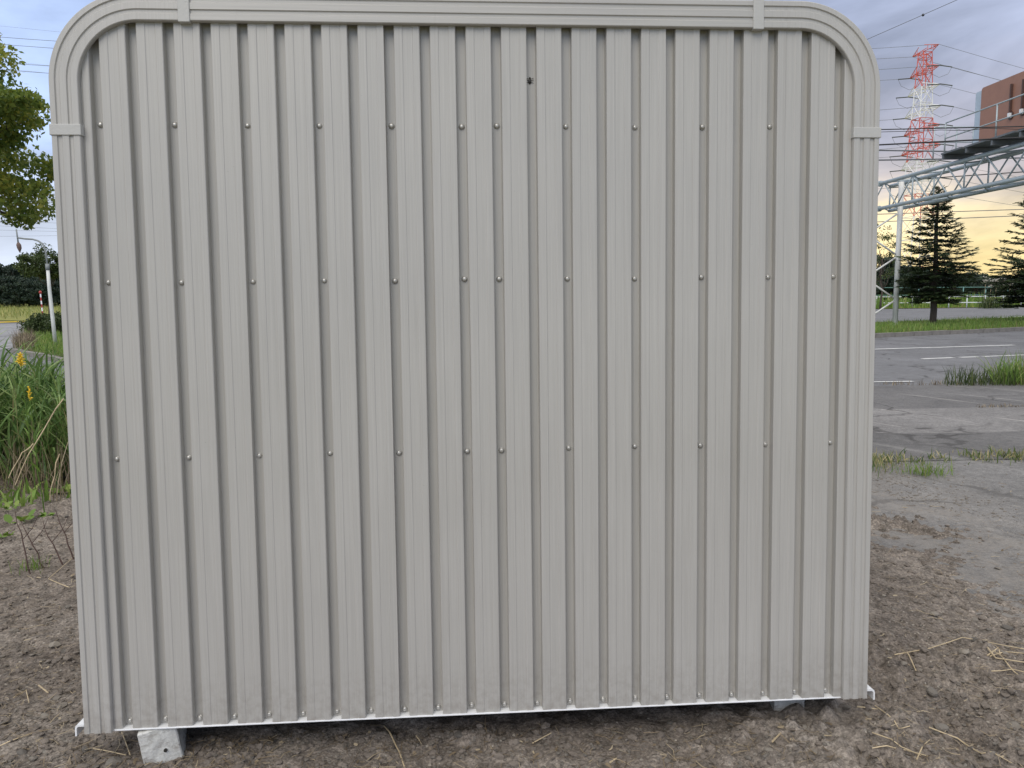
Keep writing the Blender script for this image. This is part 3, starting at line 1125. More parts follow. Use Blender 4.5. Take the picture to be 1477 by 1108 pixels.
# reed leaves set along upright stems
p2 = poly_scatter([(-6.0, 3.6), (-2.9, 3.55), (-2.55, 4.2), (-3.0, 5.0), (-6.0, 5.4)], 760, 14)
Qs, Ts = [Q], [T]
for (x, y) in p2:
    z0 = float(dirt_h(np.array([x]), np.array([y]))[0])
    hs = r_.uniform(0.45, 0.86) * (1 - 0.34 * float(sstep(-3.35, -2.75, x)))
    lx, ly = r_.normal(0, 0.10, 2)
    k = 8
    tt = r_.uniform(0.3, 1.0, k)
    rr = np.stack([x + lx * tt, y + ly * tt, z0 + hs * tt], 1)
    q, t2 = blades(rr, r_.uniform(0.22, 0.46, k), r_.uniform(0.012, 0.024, k), r_.uniform(0.7, 1.7, k), 4, 1.2, int(r_.integers(1e6)), np.clip(r_.beta(2, 2.4, k), 0, 0.9))
    Qs.append(q)
    Ts.append(t2)
    a, b_ = np.array([x, y, z0]), np.array([x + lx, y + ly, z0 + hs])
    sd_ = np.array([0.003, 0, 0])
    Qs.append(np.array([[a - sd_, a + sd_, b_ + sd_ * .6, b_ - sd_ * .6]]))
    Ts.append(np.array([r_.choice([0.4, 0.95])]))
o = link_mesh('tall_grass', quads_mesh('tall_grass', np.concatenate(Qs), 4, L_GRASS, np.concatenate(Ts)))
tag(o, 'dense clump of tall green reed grass left of the shed', None, None, 'stuff')
# dead stalks and litter at its foot
p = poly_scatter([(-5.2, 3.25), (-2.75, 3.2), (-2.45, 3.9), (-5.2, 4.0)], 900, 31)
roots = np.stack([p[:, 0], p[:, 1], dirt_h(p[:, 0], p[:, 1])], 1)
grass_obj('dead_grass', roots, 0.12, 0.55, 0.003, 0.008, 1.5, L_DRY, 4, 32, 'dry brown dead grass at the foot of the tall green clump')
# low green weeds creeping in front of it
p = poly_scatter([(-4.2, 2.75), (-3.0, 2.85), (-2.7, 3.25), (-4.2, 3.5)], 300, 41)
roots = np.stack([p[:, 0], p[:, 1], dirt_h(p[:, 0], p[:, 1])], 1)
grass_obj('creeping_weeds', roots, 0.06, 0.16, 0.012, 0.026, 1.35, L_TURF, 3, 42, 'low green weeds creeping over the dirt before the tall grass')


def bent(a, b_, sag=0.0, n=6, jitter=0.0):
    a, b_ = np.array(a, float), np.array(b_, float)
    out = []
    for i in range(n + 1):
        t = i / n
        p = a * (1 - t) + b_ * t
        p = p + np.array([0, 0, sag * 4 * t * (1 - t)])
        if 0 < i < n and jitter:
            p = p + rng.normal(0, jitter, 3)
        out.append(p)
    return out


# goldenrod: two plants with yellow heads standing in the clump
def goldenrod(px, py, dist, label, big):
    top = P(px, py, dist)
    base = np.array([top[0] + 0.05, top[1] - 0.02, 0.0])
    base[2] = float(dirt_h(base[0:1], base[1:2])[0])
    root = empty('goldenrod', tuple(base), label, 'wild flower')
    st = [np.array(q) - base for q in bent(base, top, 0, 6, 0.004)]
    MB().tube(st, [0.004] * 5 + [0.003, 0.002], 5).build('stem', L_TURF, root)
    m = MB()
    tip = top - base
    nb = 20 if big else 8
    for k in range(nb):
        t = k / nb
        a = k * 2.4
        l = (0.036 if big else 0.02) * (1 - 0.6 * t)
        s0 = tip + np.array([0, 0, -0.07 + 0.08 * t])
        e = s0 + np.array([math.cos(a) * l, math.sin(a) * l, 0.018])
        m.tube([s0, (s0 + e) / 2 + np.array([0, 0, 0.01]), e], [0.003, 0.0055, 0.003], 5)
    m.build('flower_head', M_FLOWER, root)
    for k in range(7):
        t = 0.35 + 0.08 * k
        p0 = st[0] * (1 - t) + st[-1] * t
        q, t2 = blades(np.array([p0]), np.array([0.11]), np.array([0.018]), np.array([1.1]), 3, 1.0, 300 + k, np.array([0.5]))
        link_mesh('leaf', quads_mesh('leaf', q, 4, L_TURF, t2), root)


goldenrod(29, 514, 5.3, 'goldenrod stem with a bright yellow head at the top of the tall grass', True)
goldenrod(42, 562, 4.95, 'smaller goldenrod with few yellow florets halfway down the tall grass', False)

# dry leaning stalks over the clump and dead stems in the dirt
for (p0, d0, p1, d1, lab) in (((92, 575), 4.9, (22, 700), 4.7, 'long pale dry reed leaning left across the front of the tall grass'),
                              ((86, 655), 4.9, (72, 722), 4.85, 'short upright dry stalk at the right foot of the tall grass'),
                              ((48, 640), 4.8, (12, 690), 4.7, 'pale dry reed lying low at the left foot of the tall grass')):
    a, b_ = P(p0[0], p0[1], d0), P(p1[0], p1[1], d1)
    b_[2] = max(b_[2], float(dirt_h(b_[0:1], b_[1:2])[0]))
    o = MB().tube(bent(a, b_, 0.03, 7, 0.004), [0.0038, 0.0036, 0.0034, 0.003, 0.003, 0.0027, 0.0024, 0.002], 5).build('dry_reed', M_STRAW)
    tag(o, lab, 'dry reed', 'dry reeds by the tall grass')


def on_dirt(px, py, up=0.0):
    q = G(px, py, 0.0)
    for _ in range(4):
        q = G(px, py, float(dirt_h(q[0:1], q[1:2])[0]))
    return q + np.array([0, 0, up])


for (bx, by, tx, ty, lab) in ((44, 828, 22, 738, 'dark dead stem standing left of the shed, leftmost of the dead stems'),
                              (66, 820, 30, 752, 'thin dead stem leaning far over beside the leftmost dead stem'),
                              (92, 815, 62, 752, 'thin dead stem between two others on the dirt left of the shed'),
                              (107, 808, 80, 735, 'dark dead stem standing nearest to the left edge of the shed')):
    a = on_dirt(bx, by, -0.01)
    dd = np.dot(a - CAM, AF)
    b_ = P(tx, ty, dd + 0.05)
    root = empty('dead_stem', tuple(a), lab, 'dead stem', 'dead stems left of the shed')
    MB().tube([q - a for q in bent(a, b_, 0.0, 6, 0.004)], [0.0042, 0.004, 0.0036, 0.003, 0.0026, 0.002, 0.0015], 5).build('stem', M_TWIG, root)
    mid = (b_ - a) * 0.55
    MB().tube([mid, mid + np.array([0.05, 0.01, 0.06]), mid + np.array([0.08, 0.02, 0.13])], [0.002, 0.0016, 0.001], 4).build('side_twig', M_TWIG, root)

# a tuft of grass at the foot of the first stem, broad weed at the frame edge
q = on_dirt(46, 822)
pp = np.array([q[0], q[1]]) + np.random.default_rng(2).normal(0, 0.035, (60, 2))
grass_obj('grass_tuft', np.stack([pp[:, 0], pp[:, 1], dirt_h(pp[:, 0], pp[:, 1])], 1), 0.03, 0.09, 0.002, 0.005, 1.2, L_TURF, 3, 51, 'tiny green grass tuft at the foot of the dead stem')


def leafy_weed(px, py, n, size, label, seed):
    q = on_dirt(px, py)
    r = np.random.default_rng(seed)
    root = empty('broadleaf_weed', tuple(q), label, 'weed')
    m = MB()
    for k in range(n):
        a = k * 2.4 + r.uniform(-.3, .3)
        l = size * r.uniform(0.6, 1.1)
        el_ = r.uniform(0.2, 0.9)
        p0 = np.array([r.normal(0, size * .35), r.normal(0, size * .35), 0.01])
        d = np.array([math.cos(a) * math.cos(el_), math.sin(a) * math.cos(el_), math.sin(el_)])
        s = np.array([-math.sin(a), math.cos(a), 0.0]) * l * 0.28
        up = np.array([0, 0, 0.15 * l])
        m = MB()
        m.add([p0, p0 + d * l * .35 + s, p0 + d * l * .75 + s * .7 - up * .3, p0 + d * l - up, p0 + d * l * .75 - s * .7 - up * .3, p0 + d * l * .35 - s, p0 + d * l * .5 - up * .4],
              [(0, 1, 6, 5), (1, 2, 3, 6), (5, 6, 3, 4)])
        me = m.mesh('leaf', L_TURF, True)
        at = me.attributes.new('tint', 'FLOAT', 'FACE')
        at.data.foreach_set('value', np.full(3, r.uniform(0.2, 0.85), dtype=np.float32))
        link_mesh('leaf', me, root)


leafy_weed(6, 778, 9, 0.075, 'round leaved green weed on the dirt at the left edge of the photo', 61)
leafy_weed(35, 755, 10, 0.085, 'green leafy weed on the dirt below the tall grass clump', 62)
leafy_weed(62, 748, 9, 0.06, 'small yellow green weed on the dirt close to the shed corner', 63)
leafy_weed(88, 712, 10, 0.10, 'green weed under the right end of the tall grass', 64)
leafy_weed(15, 735, 10, 0.09, 'green weed at the left foot of the tall grass clump', 65)


# ------------------------------------------------------------------ stones, clods and straw on the dirt
def rock_mesh(name, seed, m, flat=0.65, sub=2):
    import bmesh
    bm = bmesh.new()
    bmesh.ops.create_icosphere(bm, subdivisions=sub, radius=0.5)
    r = np.random.default_rng(seed)
    pl = r.normal(0, 1, (9, 3))
    pl /= np.linalg.norm(pl, axis=1)[:, None]
    dd = r.uniform(0.26, 0.44, 9)
    for v in bm.verts:
        c = np.array(v.co)
        for k in range(9):
            s = c @ pl[k]
            if s > dd[k]:
                c = c - pl[k] * (s - dd[k]) * 0.9
        c[2] *= flat
        v.co = c
    me = bpy.data.meshes.new(name)
    bm.to_mesh(me)
    bm.free()
    me.materials.append(m)
    return me


stones = [rock_mesh('stone', 200 + k, M_STONE, 0.5 + 0.05 * (k % 4)) for k in range(6)]
specific = [((966, 1044), 0.030, 'rough grey stone in front of the shed bottom, right of the middle', 1),
            ((165, 1102), 0.055, 'rounded tan stone at the lower left beside the concrete block', 2),
            ((1210, 1026), 0.034, 'dark stone just left of the right corner of the shed', 3),
            ((1222, 1022), 0.030, 'grey brown stone touching the right half buried block', 4),
            ((1250, 1032), 0.032, 'brown stone lying under the right white corner lug', 5),
            ((1346, 888), 0.05, 'flat grey green stone on the dirt right of the shed', 0),
            ((1455, 908), 0.05, 'pale squarish stone on the dirt far right beside rubble', 2),
            ((1345, 1000), 0.045, 'flat tilted brown stone half sunk in the dirt right of the shed', 3),
            ((1462, 1050), 0.042, 'pale grey stone at the lower right edge of the dirt', 1),
            ((1390, 942), 0.040, 'brown rounded stone beside the long bent straw', 4),
            ((1448, 945), 0.036, 'pinkish stone tangled in the straw bundle', 5),
            ((1440, 822), 0.040, 'small pale stone at the edge of the paving on the right', 0),
            ((1357, 1052), 0.052, 'grey stone between crossed straws at lower right', 2),
            ((80, 932), 0.045, 'pale stone on the dirt left of the shed, next to its side trim', 1),
            ((20, 912), 0.04, 'grey brown stone by the left edge of the photo', 3),
            ((90, 1020), 0.036, 'tan stone left of the shed just above its bottom corner', 4),
            ((64, 1036), 0.042, 'reddish brown stone on the dirt at lower left', 5),
            ((500, 1078), 0.014, 'small white pebble on the dirt below the middle of the shed', 0),
            ((556, 1101), 0.020, 'pale pebble at the bottom edge beside the standing straw', 1),
            ((1085, 1098), 0.022, 'pale rounded pebble at the bottom edge right of the middle', 2)]
for (px, py), sz, lab, k in specific:
    q = on_dirt(px, py)
    s = link_mesh('stone', stones[k])
    s.location = (q[0], q[1], q[2] + sz * 0.12)
    s.scale = (sz * random.uniform(0.9, 1.2), sz * random.uniform(0.8, 1.0), sz * random.uniform(0.8, 1.1))
    s.rotation_euler = (random.uniform(-.3, .3), random.uniform(-.3, .3), random.uniform(0, 6))
    tag(s, lab, 'stone', 'stones lying on the dirt')


def vis_dirt(n, seed, far=True):
    """points of the visible dirt, by regions left / right / front strip"""
    r = np.random.default_rng(seed)
    out = []
    while len(out) < n:
        k = r.uniform()
        if k < 0.30:
            px, py = r.uniform(-40, 118), r.uniform(740, 1120)
        elif k < 0.42:
            px, py = r.uniform(100, 400), r.uniform(1062, 1120)
        elif k < 0.60:
            px, py = r.uniform(380, 1200), r.uniform(1050, 1120)
        else:
            px, py = r.uniform(1240, 1500), r.uniform(735, 1120)
        q = G(px, py, 0)
        if float(dirt_mask(q[0:1], q[1:2])[0]) < 0.5:
            continue
        out.append((q[0], q[1]))
    return np.array(out)


pts = vis_dirt(110, 71)
for i, (x, y) in enumerate(pts):
    s = link_mesh('stone', stones[i % 6])
    sz = random.uniform(0.014, 0.032)
    z = float(dirt_h(np.array([x]), np.array([y]))[0])
    s.location = (x, y, z + sz * 0.10)
    s.scale = (sz * random.uniform(0.8, 1.3), sz * random.uniform(0.7, 1.1), sz * random.uniform(0.7, 1.1))
    s.rotation_euler = (random.uniform(-.4, .4), random.uniform(-.4, .4), random.uniform(0, 6))
    tag(s, 'small loose stone scattered on the bare dirt round the shed', 'stone', 'small stones scattered on the dirt')


def scatter_rocks(name, pts, smin, smax, m, label, seed, sub=1):
    r = np.random.default_rng(seed)
    base = []
    for k in range(4):
        me = rock_mesh('tmp', 900 + k + seed, m, 0.6, sub)
        v = np.array([vv.co[:] for vv in me.vertices])
        f = np.array([p_.vertices[:] for p_ in me.polygons])
        base.append((v, f))
        bpy.data.meshes.remove(me)
    T = []
    for i, (x, y) in enumerate(pts):
        v, f = base[i % 4]
        s = smin + (smax - smin) * r.uniform() ** 4.0
        a = r.uniform(0, 6.28)
        R = np.array([[math.cos(a), -math.sin(a), 0], [math.sin(a), math.cos(a), 0], [0, 0, 1]])
        T.append((v * np.array([s * r.uniform(.7, 1.3), s, s * r.uniform(.7, 1.1)])) @ R.T + np.array([x, y, 0]))
    zz = dirt_h(pts[:, 0], pts[:, 1])
    zz = np.maximum(zz, np.where(dirt_mask(pts[:, 0], pts[:, 1]) < 0.4, 0.008, -1))
    Q = np.concatenate([(T[i] + np.array([0, 0, zz[i] + 0.001]))[base[i % 4][1]] for i in range(len(pts))])
    me = quads_mesh(name, Q, 3, m)
    o = link_mesh(name, me)
    tag(o, label, None, None, 'stuff')


scatter_rocks('gravel', vis_dirt(7500, 81), 0.003, 0.020, M_GRAVEL, 'fine gravel and grit strewn over the bare dirt', 82)
scatter_rocks('soil_clods', vis_dirt(3600, 83), 0.006, 0.045, M_CLOD, 'crumbled dark clods of soil on the dirt', 84)
r2_ = np.random.default_rng(88)
# rubble along the edge of the paving
r_ = np.random.default_rng(85)
pe = np.stack([2.95 + np.abs(r_.normal(0, 0.42, 2600)) - 0.2, r_.uniform(0.9, 3.8, 2600)], 1)
scatter_rocks('edge_gravel', pe, 0.004, 0.026, M_GRAVEL, 'loose rubble along the broken edge of the paving', 86)


def straw_bits(name, pts, lmin, lmax, wmin, wmax, m, label, seed):
    r = np.random.default_rng(seed)
    N = len(pts)
    a = r.uniform(0, np.pi * 2, N)
    l = lmin + (lmax - lmin) * r.uniform(0, 1, N) ** 2
    w = r.uniform(wmin, wmax, N)
    d = np.stack([np.cos(a), np.sin(a), r.normal(0, 0.12, N)], 1)
    s = np.stack([-np.sin(a), np.cos(a), r.normal(0, 0.4, N)], 1)
    z = np.maximum(dirt_h(pts[:, 0], pts[:, 1]), np.where(pts[:, 0] > 2.4, 0.008, -0.01)) + r.uniform(0.004, 0.014, N)
    c = np.stack([pts[:, 0], pts[:, 1], z], 1)
    mid = c + s * (l * r.normal(0, 0.08, N))[:, None]
    A = c - d * (l / 2)[:, None]
    B = c + d * (l / 2)[:, None]
    sw = s * (w / 2)[:, None]
    Q = np.concatenate([np.stack([A - sw, A + sw, mid + sw, mid - sw], 1), np.stack([mid - sw, mid + sw, B + sw * .6, B - sw * .6], 1)])
    o = link_mesh(name, quads_mesh(name, Q, 4, m, np.tile(r.uniform(0, 1, N), 2)))
    tag(o, label, None, None, 'stuff')


straw_bits('straw_litter', vis_dirt(2600, 91), 0.01, 0.075, 0.0008, 0.003, L_DRY, 'short bits of straw littering the dirt', 92)
pe2 = np.stack([2.7 + np.abs(r2_.normal(0, 0.6, 420)), r2_.uniform(1.0, 3.8, 420)], 1)
zz_keep = dirt_mask(pe2[:, 0], pe2[:, 1])
straw_bits('edge_litter', pe2, 0.01, 0.07, 0.001, 0.004, L_DRY, 'straw bits and dry stems along the edge of the paving', 89)
straw_bits('wood_chips', vis_dirt(420, 93), 0.008, 0.03, 0.003, 0.009, L_DRY, 'pale wood chips and torn fibres on the dirt', 94)

straws = [([(1290, 949), (1340, 938), (1388, 924), (1440, 934), (1500, 948)], 0.0045, 'longest bent straw arching across the dirt right of the shed'),
          ([(1308, 944), (1316, 958), (1321, 970)], 0.0045, 'short straw hanging down from the long bent straw'),
          ([(1424, 938), (1436, 952), (1480, 958)], 0.006, 'thick straw of the bundle at the right edge'),
          ([(1428, 950), (1450, 944), (1490, 946)], 0.005, 'upper straw of the bundle at the right edge'),
          ([(1424, 948), (1440, 938), (1444, 952)], 0.005, 'frayed short straw at the tip of the right bundle'),
          ([(1446, 952), (1462, 975), (1490, 992)], 0.005, 'straw running down out of the right bundle'),
          ([(1430, 974), (1460, 970), (1490, 976)], 0.004, 'straw below the right bundle'),
          ([(1258, 1082), (1290, 1080), (1340, 1094)], 0.004, 'straw at lower right pointing at the bottom edge'),
          ([(1258, 1062), (1300, 1080), (1330, 1094)], 0.004, 'straw crossing another at lower right'),
          ([(1340, 1052), (1380, 1076), (1415, 1092), (1460, 1104)], 0.005, 'long pale straw at the bottom right'),
          ([(1322, 1100), (1330, 1080), (1341, 1070)], 0.004, 'straw with a forked end near the bottom right'),
          ([(1262, 1022), (1290, 1046), (1296, 1056), (1312, 1050)], 0.004, 'kinked straw starting below the right corner of the shed'),
          ([(1236, 1022), (1268, 1026)], 0.005, 'straight straw under the right corner lug'),
          ([(1440, 1004), (1455, 995)], 0.006, 'short thick straw lying alone on the right'),
          ([(554, 1051), (566, 1070), (576, 1090), (586, 1116)], 0.005, 'single straw leaning up below the middle of the shed'),
          ([(768, 1076), (795, 1060)], 0.004, 'short straight straw in front of the shed middle'),
          ([(880, 1104), (890, 1096)], 0.006, 'stubby pale straw at the bottom edge'),
          ([(1114, 1074), (1126, 1060)], 0.006, 'stubby pale straw right of the middle near the bottom'),
          ([(1270, 720), (1300, 716), (1330, 722)], 0.006, 'pale straw by the right side of the shed near the paving'),
          ([(1262, 728), (1285, 720), (1300, 728)], 0.006, 'pale straw heap end against the right side trim'),
          ([(20, 1010), (38, 1000), (42, 1016)], 0.004, 'curved straw on the dirt at left'),
          ([(0, 1080), (20, 1070), (60, 1058)], 0.004, 'straw along the lower left edge'),
          ([(56, 992), (70, 1002)], 0.006, 'pale chip of straw left of the shed corner'),
          ([(100, 850), (70, 838), (112, 800)], 0.004, 'bent straw by the dead stems'),
          ([(135, 1084), (160, 1088), (182, 1092)], 0.004, 'white thin strip of straw beside the concrete block'),
          ([(176, 1060), (182, 1076), (188, 1092)], 0.004, 'straw leaning by the left side of the concrete block')]
for pts_, w, lab in straws:
    path = []
    base = [on_dirt(px, py, 0.006) for px, py in pts_]
    path = []
    for a, b_ in zip(base[:-1], base[1:]):
        for t in (0.0, 0.33, 0.66):
            q = a * (1 - t) + b_ * t
            q[2] = max(q[2], float(dirt_h(q[0:1], q[1:2])[0]) + 0.009)
            path.append(q)
    path.append(base[-1])
    for _ in range(3):                 # stiff stalks bridge the bumps instead of following each one
        zs = [q[2] for q in path]
        for k in range(1, len(path) - 1):
            path[k][2] = max((zs[k - 1] + zs[k] + zs[k + 1]) / 3, float(dirt_h(path[k][0:1], path[k][1:2])[0]) + 0.002)
    o = MB().tube(path, [w * 0.5 * (1 - 0.35 * i / len(path)) for i in range(len(path))], 5).build('straw_stalk', M_STRAW)
    tag(o, lab, 'straw', 'loose straws on the dirt')

# ------------------------------------------------------------------ grass on paving, verge and median
r_ = np.random.default_rng(101)
xs = r_.uniform(2.6, 6.5, 4200)
keepm = 1.6 * fbm(xs, xs * 0 + 3, 0.30, 3, 12) + 0.18 - 0.12 * (xs - 3.2) > r_.uniform(-0.4, 0.5, len(xs))
xs = xs[keepm]
pw = np.stack([xs, 3.88 + r_.normal(0, 0.11, len(xs)), np.full(len(xs), 0.01)], 1)
grass_obj('crack_weeds', pw, 0.03, 0.10, 0.005, 0.012, 1.9, L_WEED, 3, 102, 'thin strip of yellow green weeds growing in the paving joint')
pw = np.array([3.42, 3.35]) + r_.normal(0, 1, (170, 2)) * np.array([0.10, 0.05])
grass_obj('crack_weeds_tuft', on_z(pw, 0.012), 0.04, 0.13, 0.003, 0.007, 1.2, L_TURF, 3, 103, 'small green weed tuft on the paving before the joint')
pw = np.array([2.95, 3.6]) + r_.normal(0, 1, (260, 2)) * np.array([0.14, 0.12])
grass_obj('crack_weeds_clump', on_z(pw, 0.012), 0.05, 0.18, 0.003, 0.008, 1.4, L_WEED, 3, 104, 'dry weed clump by the right side trim at the paving joint')
xs = r_.uniform(6.1, 9.0, 260)
pw = np.stack([xs, 6.74 + r_.normal(0, 0.03, len(xs)), np.full(len(xs), 0.01)], 1)
grass_obj('seam_weeds', pw, 0.02, 0.06, 0.006, 0.012, 1.4, L_DRY, 3, 105, 'reddish dry weeds in the farther paving seam')
# shoulder weeds
pw = poly_scatter([(7.9, 9.0), (9.2, 8.6), (18, 8.8), (18, 11.0), (9.9, 10.2), (8.4, 9.8)], 9500, 106)
grass_obj('shoulder_grass', on_z(pw, 0.0), 0.16, 0.55, 0.008, 0.018, 1.5, L_TURF, 4, 107, 'bright green uncut grass on the road shoulder at right')
pw = poly_scatter([(7.15, 9.0), (8.4, 8.8), (8.7, 9.5), (7.3, 9.35)], 420, 108)
grass_obj('shoulder_weeds', on_z(pw, 0.0), 0.08, 0.36, 0.005, 0.016, 1.1, L_MID, 3, 109, 'dark scrubby weeds at the left end of the shoulder grass')
pw = poly_scatter([(6.3, 9.15), (8.6, 8.9), (8.6, 9.1), (6.3, 9.35)], 150, 110)
grass_obj('shoulder_dry_weeds', on_z(pw, 0.0), 0.03, 0.12, 0.006, 0.012, 1.2, L_DRY, 3, 111, 'short dry weeds along the edge of the road')
# median
k0, k1 = ka + kd * 12, ka + kd * 50
pw = poly_scatter([k0 + kn * .12, k1 + kn * .12, k1 + kn * 7.5, k0 + kn * 4.5], 16000, 112)
grass_obj('median_grass', on_z(pw, 0.08), 0.10, 0.30, 0.012, 0.030, 0.9, L_TURF, 2, 113, 'mown green grass on the median across the road')
# corner verge left
pw = poly_scatter(isl, 12000, 114)
grass_obj('verge_grass', on_z(pw, 0.085), 0.10, 0.28, 0.012, 0.03, 0.9, L_TURF, 2, 115, 'green grass on the corner verge round the lamp post')
pw = poly_scatter([G(18, 507), G(48, 512), G(52, 500), G(26, 499)], 700, 116)
grass_obj('dry_verge_grass', on_z(pw, 0.085), 0.2, 0.55, 0.006, 0.016, 1.2, L_DRY, 3, 117, 'dry tan grass tufts on the corner by the kerb')
# far verges and meadow
pw = poly_scatter([(40, 71.5), (62, 79.5), (120, 115), (110, 125), (60, 88), (36, 74)], 7000, 118)
grass_obj('far_weeds', on_z(pw, 0.03), 0.4, 1.7, 0.06, 0.18, 0.9, L_TURF, 2, 119, 'rank green weeds beyond the far road at right')
pw = poly_scatter([(-14, 49), (-26, 51), (-38, 54), (-110, 190), (-20, 190)], 14000, 120)
grass_obj('meadow_grass', on_z(pw, 0.02), 0.2, 0.6, 0.03, 0.09, 1.0, L_FIELD, 2, 121, 'yellow green meadow on the far left')


# ------------------------------------------------------------------ trees
def leaves(c, size, seed, flat=0.0, aspect=0.55):
    """diamond leaves with random orientation; c (N,3)"""
    r = np.random.default_rng(seed)
    N = len(c)
    d = r.normal(0, 1, (N, 3))
    d[:, 2] *= (1 - flat)
    d[:, 2] -= 0.25
    d /= np.linalg.norm(d, axis=1)[:, None]
    u = r.normal(0, 1, (N, 3))
    s = np.cross(d, u)
    s /= np.linalg.norm(s, axis=1)[:, None] + 1e-9
    l = (size * r.uniform(0.6, 1.25, N))[:, None]
    w = l * aspect * 0.5
    return np.stack([c - d * l * .5, c + s * w + d * l * 0.05, c + d * l * .5, c - s * w + d * l * 0.05], 1)


def limb_path(a, b_, n, wob, r):
    a, b_ = np.array(a, float), np.array(b_, float)
    L = np.linalg.norm(b_ - a)
    out = [a]
    for i in range(1, n + 1):
        t = i / n
        p = a * (1 - t) + b_ * t + np.array([0, 0, 0.06 * L * math.sin(math.pi * t)])
        if i < n:
            p = p + r.normal(0, wob * L, 3)
        out.append(p)
    return out


def broadleaf(name, base, height, radii, centre_h, nclump, nleaf, lsize, lm, seed, label, group=None, cat='tree', clump_r=0.35, trunk_r=0.12, tmean=0.45, cshift=(0, 0), limbs=True):
    r = np.random.default_rng(seed)
    root = empty(name, tuple(base), label, cat, group)
    tm = MB()
    top = np.array([cshift[0], cshift[1], centre_h])
    path = limb_path((0, 0, -0.05), top, 6, 0.02, r)
    tm.tube(path, [trunk_r * (1 - 0.11 * i) for i in range(7)], 8)
    cl = []
    while len(cl) < nclump:
        p = r.normal(0, 1, 3)
        p = p / np.linalg.norm(p) * r.uniform(0.35, 1.0) ** 0.5
        q = p * np.array(radii) * (0.82 + 0.3 * r.uniform())
        cl.append(q + top)
    for i, q in enumerate(cl):
        if limbs and (i % 3 == 0):
            t = r.uniform(0.45, 1.0)
            s0 = path[int(t * 6)]
            lp = limb_path(s0, q, 5, 0.04, r)
            rr = trunk_r * r.uniform(0.25, 0.42)
            tm.tube(lp, [rr * (1 - 0.17 * k) for k in range(6)], 5)
    tm.build('trunk', M_BARK, root, True)
    per = nleaf // nclump
    C, T = [], []
    for q in cl:
        k = int(per * r.uniform(0.5, 1.5))
        cr = clump_r * r.uniform(0.6, 1.3)
        d = r.normal(0, 1, (k, 3))
        d = d / np.linalg.norm(d, axis=1)[:, None] * (r.uniform(0, 1, (k, 1)) ** 0.45)
        C.append(q + d * cr * np.array([1.15, 1.15, 0.65]))
        T.append(np.clip(r.normal(tmean + r.normal(0, 0.13), 0.17, k), 0, 1))
    C = np.concatenate(C)
    T = np.concatenate(T)
    link_mesh('crown', quads_mesh('crown', leaves(C, lsize, seed + 1), 4, lm, T), root)
    return root


# the leafy tree on the left, its trunk outside the frame
base = CS(-8.15, 10.8, 0.0)
broadleaf('broadleaf_tree', base, 6.5, (2.2, 2.2, 1.75), 3.68, 150, 34000, 0.085, L_TREE, 301,
          'leafy broadleaf tree with yellow green leaves at the left edge of the photo', clump_r=0.34, trunk_r=0.16, tmean=0.6)


def edge_dir(px):
    return (px - W / 2) / F


# mid tree before the left wood
base = CS(edge_dir(75) * 62, 62, 0)
broadleaf('roadside_tree', base, 5, (1.9, 1.6, 1.2), 4.05, 60, 9000, 0.20, L_MID, 311,
          'lighter green round tree standing before the dark wood on the left', clump_r=0.5, trunk_r=0.14)
# left wood: individual dark trees
proto = None
r_ = np.random.default_rng(321)
lefts = [(-35, 150, 1.0), (-8, 140, 0.92), (8, 152, 1.08), (24, 138, 1.0), (38, 150, 0.97), (52, 142, 0.90), (66, 150, 1.0), (80, 140, 0.92), (96, 148, 0.95), (14, 130, 0.72), (46, 131, 0.7), (72, 130, 0.68), (-20, 132, 0.75), (30, 129, 0.62), (60, 129, 0.6)] + [(112 + 20 * k, 140 + (k * 7) % 11, 0.85 + 0.02 * k) for k in range(8)]
proto2 = None
for i, (px, d, sc) in enumerate(lefts):
    b_ = CS(edge_dir(px) * d, d, -0.05)
    if i < 2:
        t_ = broadleaf('wood_tree', b_, 8, (3.4, 3.2, 3.5), 4.2, 70, 8000, 0.42, L_DARK, 330 + i, 'dark dense tree in the far wood behind the meadow on the left', 'trees of the far wood on the left', clump_r=1.0, trunk_r=0.2)
        if i == 0:
            proto = t_
        else:
            proto2 = t_
    else:
        t_ = copy_tree(proto if i % 2 else proto2)
        t_.location = b_
        t_.rotation_euler.z = r_.uniform(0, 6.28)
    t_.scale = (sc * r_.uniform(0.9, 1.2), sc, sc * r_.uniform(0.9, 1.05))
    if sc < 0.8:
        t_['label'] = 'low dark tree at the front of the far wood, along the meadow edge'
        t_['group'] = 'low trees at the front of the far wood'
# right far trees
rights = [(1262, 118, 0.95), (1276, 122, 0.85), (1292, 116, 0.72), (1310, 122, 0.8), (1392, 125, 0.66), (1404, 120, 0.55), (1418, 126, 0.62), (1432, 120, 0.5), (1446, 128, 0.6), (1462, 122, 0.55), (1478, 128, 0.62), (1330, 120, 0.7), (1350, 124, 0.66), (1372, 120, 0.62)] + [(1244 - 24 * k, 116 + (k * 7) % 13, 0.7 + 0.28 * ((k * 5) % 7) / 7) for k in range(14)] + [(1500 + 24 * k, 118 + (k * 5) % 11, 0.55 + 0.2 * ((k * 3) % 5) / 5) for k in range(8)]
for i, (px, d, sc) in enumerate(rights):
    b_ = CS(edge_dir(px) * d, d, 0.0)
    t_ = copy_tree(proto if i % 2 else proto2)
    t_['label'] = 'dark tree in the low row beyond the rail fence on the right'
    t_['group'] = 'trees in the far row on the right'
    t_.location = b_
    t_.rotation_euler.z = r_.uniform(0, 6.28)
    t_.scale = (sc * 1.1, sc, sc)
# thin-crowned tree beside the gantry post, against the glow
b_ = CS(edge_dir(1268) * 70, 70, 0)
broadleaf('thin_tree', b_, 7, (1.7, 1.5, 2.6), 4.6, 46, 1900, 0.17, L_MID, 351, 'sparse thin tree seen between the shed edge and the gantry post', clump_r=0.45, trunk_r=0.10)


